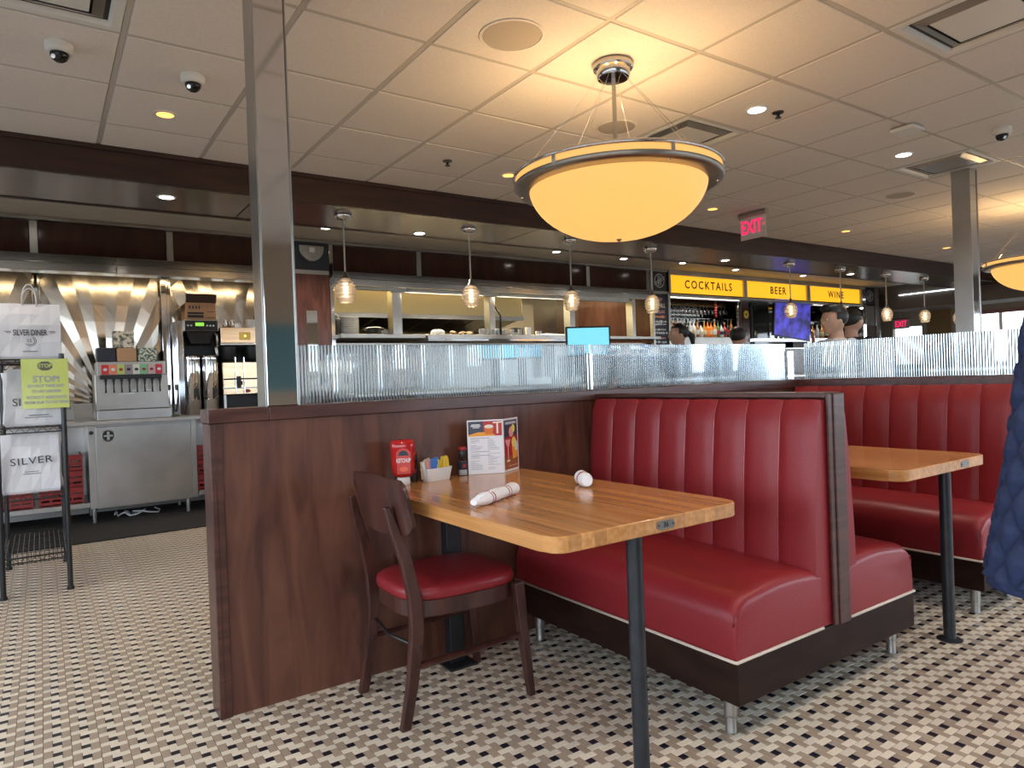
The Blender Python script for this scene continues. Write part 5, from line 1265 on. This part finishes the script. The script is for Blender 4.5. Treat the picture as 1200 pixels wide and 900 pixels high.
# right end of the bar
t = thing('bar_column', (13.6, 7.4, 0), 'brass-lit chrome column at the right end of the yellow signs', 'column')
part('shaft', B().box(13.53, 13.64, 7.33, 7.44, 0, 2.778), 'chrome', t, bevel=.004)
t = thing('emblem_sign', (13.88, 7.38, 2.42), 'dark emblem sign right of the WINE sign', 'sign', 'dark emblem squares')
part('panel', B().box(13.70, 14.05, 7.37, 7.39, 2.42, 2.77), 'navy', t)
part('frame', B().box(13.67, 13.70, 7.36, 7.40, 2.0, 2.778).box(14.05, 14.08, 7.36, 7.40, 2.0, 2.778), 'steel', t)
logo(13.875, 2.60, .11, 7.367, t)
part('lower_panel', B().box(13.70, 14.05, 7.375, 7.39, 2.0, 2.40), 'greywall', t)
struct('wall_bar_end', B().box(14.08, 14.20, 7.36, 8.2, 0, 2.78), 'greywall')
t = thing('side_door', (14.6, 7.8, 0), 'pale framed glass door beyond the right end of the bar', 'door')
part('door_frame', B().box(14.22, 14.29, 7.76, 7.84, 0, 2.45).box(14.95, 15.02, 7.76, 7.84, 0, 2.45).box(14.29, 14.95, 7.76, 7.84, 2.38, 2.45), 'steel', t, bevel=.004)
part('door_leaf', B().box(14.30, 14.94, 7.79, 7.82, 0, .9), 'steel', t)
part('door_glass', B().box(14.30, 14.94, 7.80, 7.81, .9, 2.37), 'clear', t)

# ---------------------------------------------------------------- people
def remeshed(name, b, m, parent, voxel, smooth_it=3):
    me = bpy.data.meshes.new(name); b.b.to_mesh(me); b.b.free()
    o = bpy.data.objects.new(name, me); C.objects.link(o)
    md = o.modifiers.new('r', 'REMESH'); md.mode = 'VOXEL'; md.voxel_size = voxel
    ms = o.modifiers.new('s', 'SMOOTH'); ms.iterations = smooth_it; ms.factor = .5
    dg = bpy.context.evaluated_depsgraph_get(); me2 = bpy.data.meshes.new_from_object(o.evaluated_get(dg))
    bpy.data.objects.remove(o)
    me2.materials.clear(); me2.materials.append(M[m] if isinstance(m, str) else m)
    me2.polygons.foreach_set('use_smooth', [True]*len(me2.polygons))
    return link_obj(name, me2, parent)
def limb(b, pts, rs, seg=14, flat=None):
    P_ = [Vector(p) for p in pts]
    b.tube(P_, rs, seg, flat=flat)
    for p, r in ((P_[0], rs[0]), (P_[-1], rs[-1])): b.ball(p, r, u=12, v=8)
    for p, r in zip(P_[1:-1], rs[1:-1]): b.ball(p, r*.99, u=12, v=8)
def person(loc, H, yaw_, label, shirt='shirt', hair='short', female=False, coat=False, beard=False, nod=0, voxel=.012, bend=.25):
    t = thing('person', (0, 0, 0), label, 'person')
    s = H/1.75; hh = H/7.15
    # facing -Y in local space
    sw = (.19 if not female else .165)*s
    hz = H-hh/2
    def head(b, k=1):
        c = Vector((0, -.01, hz))
        b.ball(c, hh*.5*k, sx=.70, sy=.80, sz=.98, u=24, v=16)
        b.ball(c+Vector((0, .012, hh*.10)), hh*.44*k, sx=.80, sy=.92, sz=.85, u=20, v=12)
        return c
    b = B(); c = head(b)
    b.ball(c+Vector((0, -hh*.18, -hh*.36)), hh*.17, sx=1.05, sy=.85, sz=.75)      # jaw, chin
    b.tube([c+Vector((0, -hh*.37, hh*.04)), c+Vector((0, -hh*.455, -hh*.10)), c+Vector((0, -hh*.40, -hh*.13))], [hh*.035, hh*.062, hh*.055], 8)  # nose
    for sx_ in (-1, 1):
        b.ball(c+Vector((sx_*hh*.355, hh*.03, -hh*.02)), hh*.11, sx=.30, sy=.65, sz=1.1, u=10, v=8)
        b.ball(c+Vector((sx_*hh*.15, -hh*.33, hh*.06)), hh*.08, sx=1.3, sy=.5, sz=.35, u=10, v=6)   # brow
    b.ball(c+Vector((0, -hh*.37, -hh*.235)), hh*.075, sx=1.3, sy=.55, sz=.32, u=12, v=6)   # lips
    b.ball(c+Vector((0, -hh*.365, -hh*.275)), hh*.070, sx=1.15, sy=.55, sz=.32, u=12, v=6)
    limb(b, [(0, .02, H-hh*1.25), (0, .012, H-hh*.75)], [.062*s, .055*s])
    def torso(b, e=0):
        rs = []
        for z, a, c_ in ((.50, .155, .105), (.54, .165, .115), (.60, .140, .10), (.66, .145, .105), (.73, .165, .115), (.79, .175, .11), (.82, .155, .09), (.84, .07, .065)):
            if female and z > .7: a *= .9
            rs.append([((a*s+e)*math.cos(q), (c_*s+e)*math.sin(q)+.01, z*H) for q in [2*PI*k/24 for k in range(24)]])
        b.rings(rs)
    torso(b)
    A = {}
    for sx_ in (-1, 1):
        sh = Vector((sx_*sw, .01, .805*H)); el = Vector((sx_*(sw+.05*s), .02, .63*H)); wr_ = Vector((sx_*(sw+.03*s), -.16*s*bend*4-.02, .50*H+.12*bend*H))
        A[sx_] = (sh, el, wr_)
        limb(b, [sh, (sh+el)/2, el], [.050*s, .046*s, .038*s]); limb(b, [el, (el+wr_)/2, wr_], [.038*s, .034*s, .024*s])
        d = (wr_-el).normalized(); side = Vector((0, 0, 1)).cross(d).normalized()*sx_; nrm = d.cross(side).normalized()
        pal = wr_+d*.045*s
        b.ball(pal, .040*s, sx=.5, sy=1.0, sz=1.15, u=12, v=8, M4=Matrix.Identity(4))
        upv = side.cross(d)
        for f_, (o_, L) in enumerate(((-.027, .062), (-.009, .072), (.009, .068), (.026, .052))):
            p0 = wr_+d*.065*s+Vector((0, 0, 1))*o_*s*1.0
            q1 = p0+d*L*.5*s; q2 = q1+(d*.75-side*.5)*L*.45*s
            limb(b, [p0-d*.02*s, q1, q2], [.0095*s, .0088*s, .0078*s], 8)
        th = wr_+d*.02*s+Vector((0, 0, 1))*.028*s
        limb(b, [th, th+(d*.5-side*.3+Vector((0, 0, .7)))*.038*s, th+(d*1.0-side*.5+Vector((0, 0, .7)))*.055*s], [.012*s, .0105*s, .0085*s], 8)
        hp_ = Vector((sx_*.085*s, .01, .51*H)); kn = Vector((sx_*.095*s, -.005, .275*H)); an = Vector((sx_*.10*s, .015, .045*H))
        limb(b, [hp_, (hp_+kn)/2, kn], [.083*s, .072*s, .052*s]); limb(b, [kn, kn*.6+an*.4+Vector((0, .012, 0)), an], [.052*s, .052*s, .034*s])
        b.ball((an.x, an.y-.06*s, .032), .05*s, sx=.85, sy=2.2, sz=.62)
    body = remeshed('body', b, 'skin', t, voxel)
    # garments
    b = B(); torso(b, .014)
    for sx_ in (-1, 1):
        sh, el, wr_ = A[sx_]; e = (sh*.25+el*.75) if female else el
        limb(b, [sh, (sh+e)/2, e], [.060*s, .056*s, .050*s])
    remeshed('shirt', b, shirt, t, .014)
    if not coat:
        b = B()
        for sx_ in (-1, 1):
            hp_ = Vector((sx_*.085*s, .01, .51*H)); kn = Vector((sx_*.095*s, -.005, .275*H)); an = Vector((sx_*.10*s, .015, .05*H))
            limb(b, [hp_, kn, kn*.6+an*.4+Vector((0, .012, 0)), an], [.098*s, .070*s, .070*s, .056*s])
        remeshed('trousers', b, 'darkcloth', t, .016)
    else:
        b = B()
        for sx_ in (-1, 1):
            hp_ = Vector((sx_*.085*s, .01, .51*H)); kn = Vector((sx_*.095*s, -.005, .275*H)); an = Vector((sx_*.10*s, .015, .05*H))
            limb(b, [hp_, kn, kn*.6+an*.4+Vector((0, .012, 0)), an], [.096*s, .070*s, .070*s, .056*s])
        remeshed('trousers', b, 'darkcloth', t, .016)
    for sx_ in (-1, 1):
        b = B(); b.ball((sx_*.10*s, -.035*s, .045), .052*s, sx=.95, sy=2.5, sz=.85, u=16, v=10)
        part('shoe', b, 'blackp', t, smooth=True)
    b = B(); c = Vector((0, -.01, hz))
    b.ball(c+Vector((0, .022*s, hh*.13)), hh*.50, sx=.80, sy=.90, sz=.82, u=24, v=14)
    if hair == 'quiff':
        b.ball(c+Vector((0, -hh*.22, hh*.42)), hh*.24, sx=1.2, sy=.9, sz=.65); b.ball(c+Vector((0, 0, hh*.45)), hh*.30, sx=1.1, sy=1.2, sz=.5)
    if hair == 'pony':
        b.ball(c+Vector((0, hh*.40, hh*.12)), hh*.20); limb(b, [c+Vector((0, hh*.45, hh*.10)), c+Vector((0, hh*.75, -hh*.1)), c+Vector((0, hh*.80, -hh*.7))], [hh*.14, hh*.16, hh*.06])
    if beard:
        b.ball(c+Vector((0, -hh*.20, -hh*.36)), hh*.235, sx=1.1, sy=.9, sz=.72)
    hr = remeshed('hair', b, 'hair', t, .010, 2)
    # keep the hair off the face
    bmh = bmesh.new(); bmh.from_mesh(hr.data)
    kill = [v for v in bmh.verts if v.co.y < -hh*.16 and (hz-hh*(.17 if beard else .62)) < v.co.z < hz+hh*.26 and not (beard and v.co.z < hz-hh*.17)]
    bmesh.ops.delete(bmh, geom=kill, context='VERTS'); bmh.to_mesh(hr.data); bmh.free()
    for sx_ in (-1, 1):
        e = part('eye', B().ball((sx_*hh*.15, -.01-hh*.365, hz+hh*.005), hh*.040, u=12, v=8), 'cream', t, smooth=True)
        part('iris', B().ball((sx_*hh*.15, -.01-hh*.398, hz+hh*.005), hh*.024, u=8, v=6), 'hair', e, smooth=True)
    t.location = loc; t.rotation_euler = (0, 0, yaw_)
    return t
# directions: yaw 0 faces the camera side (-Y); positive turns towards +X
def at_d(px_, D):
    d = r3*((px_-600)/FPX)+f2; p = CAM+d*D; return (p.x, p.y, 0)
left_yaw = -PI/2+.6-.15
person(at_d(980, 5.7), 1.69, -1.95, 'man with dark quiff and pale shirt in profile facing left behind the glass', hair='quiff')
person(at_d(1001, 6.9), 1.76, 1.35, 'bearded man in dark top standing just behind the pale-shirted man', shirt='darkcloth', beard=True)
person(at_d(797, 8.0), 1.755, -1.95, 'woman with dark ponytail facing left in front of the bar bottles', shirt='darkcloth', hair='pony', female=True)
person(at_d(867, 8.1), 1.70, 1.9, 'dark-haired person turned away below the BEER sign, only the head showing', shirt='darkcloth')

# near person in a quilted navy coat at the right edge
pc_ = Vector((2.083, .460, 0))
pn_ = person(pc_.to_tuple(), 1.68, 2.2, 'person in a long navy quilted coat cut off by the right photo edge', shirt='darkcloth', coat=True, female=True, bend=.05)
rs = []; NQ = 180; NZ = 110; z0c, z1c = .64, 1.43
for j in range(NZ+1):
    v = j/NZ; z = z0c+(z1c-z0c)*v
    hw = .345+(.215-.345)*v if v < .88 else .231-(v-.88)/.12*.11
    hd_ = hw*.64
    row = []
    for k in range(NQ):
        a = 2*PI*k/NQ; arc = a*hw*.95
        pd = .115
        u1 = (arc/pd+z/(.13)) % 1; u2 = (arc/pd-z/(.13)) % 1
        st = min(min(u1, 1-u1), min(u2, 1-u2))
        q = .024*(min(1, st*3.2)**.6)-.014
        q += .006*math.sin(a*5+z*6)
        if v < .02: q = -.004
        row.append((pc_.x+(hw+q)*math.cos(a), pc_.y+(hd_+q)*math.sin(a), z))
    rs.append(row)
inner = [[(pc_.x+(x-pc_.x)*.95, pc_.y+(y-pc_.y)*.95, z) for x, y, z in r] for r in (rs[60], rs[0])]
b = B(); b.rings([inner[0], inner[1]]+rs, cap=False)
co = part('quilted_coat', b, 'coat', pn_, smooth=True)
b = B()
for sx_ in (-1, 1):
    limb(b, [(sx_*.15, .01, 1.36), (sx_*.195, .02, 1.10), (sx_*.225, -.03, .88)], [.070, .066, .056], 20)
sl = remeshed('coat_sleeves', b, 'coat', pn_, .012)
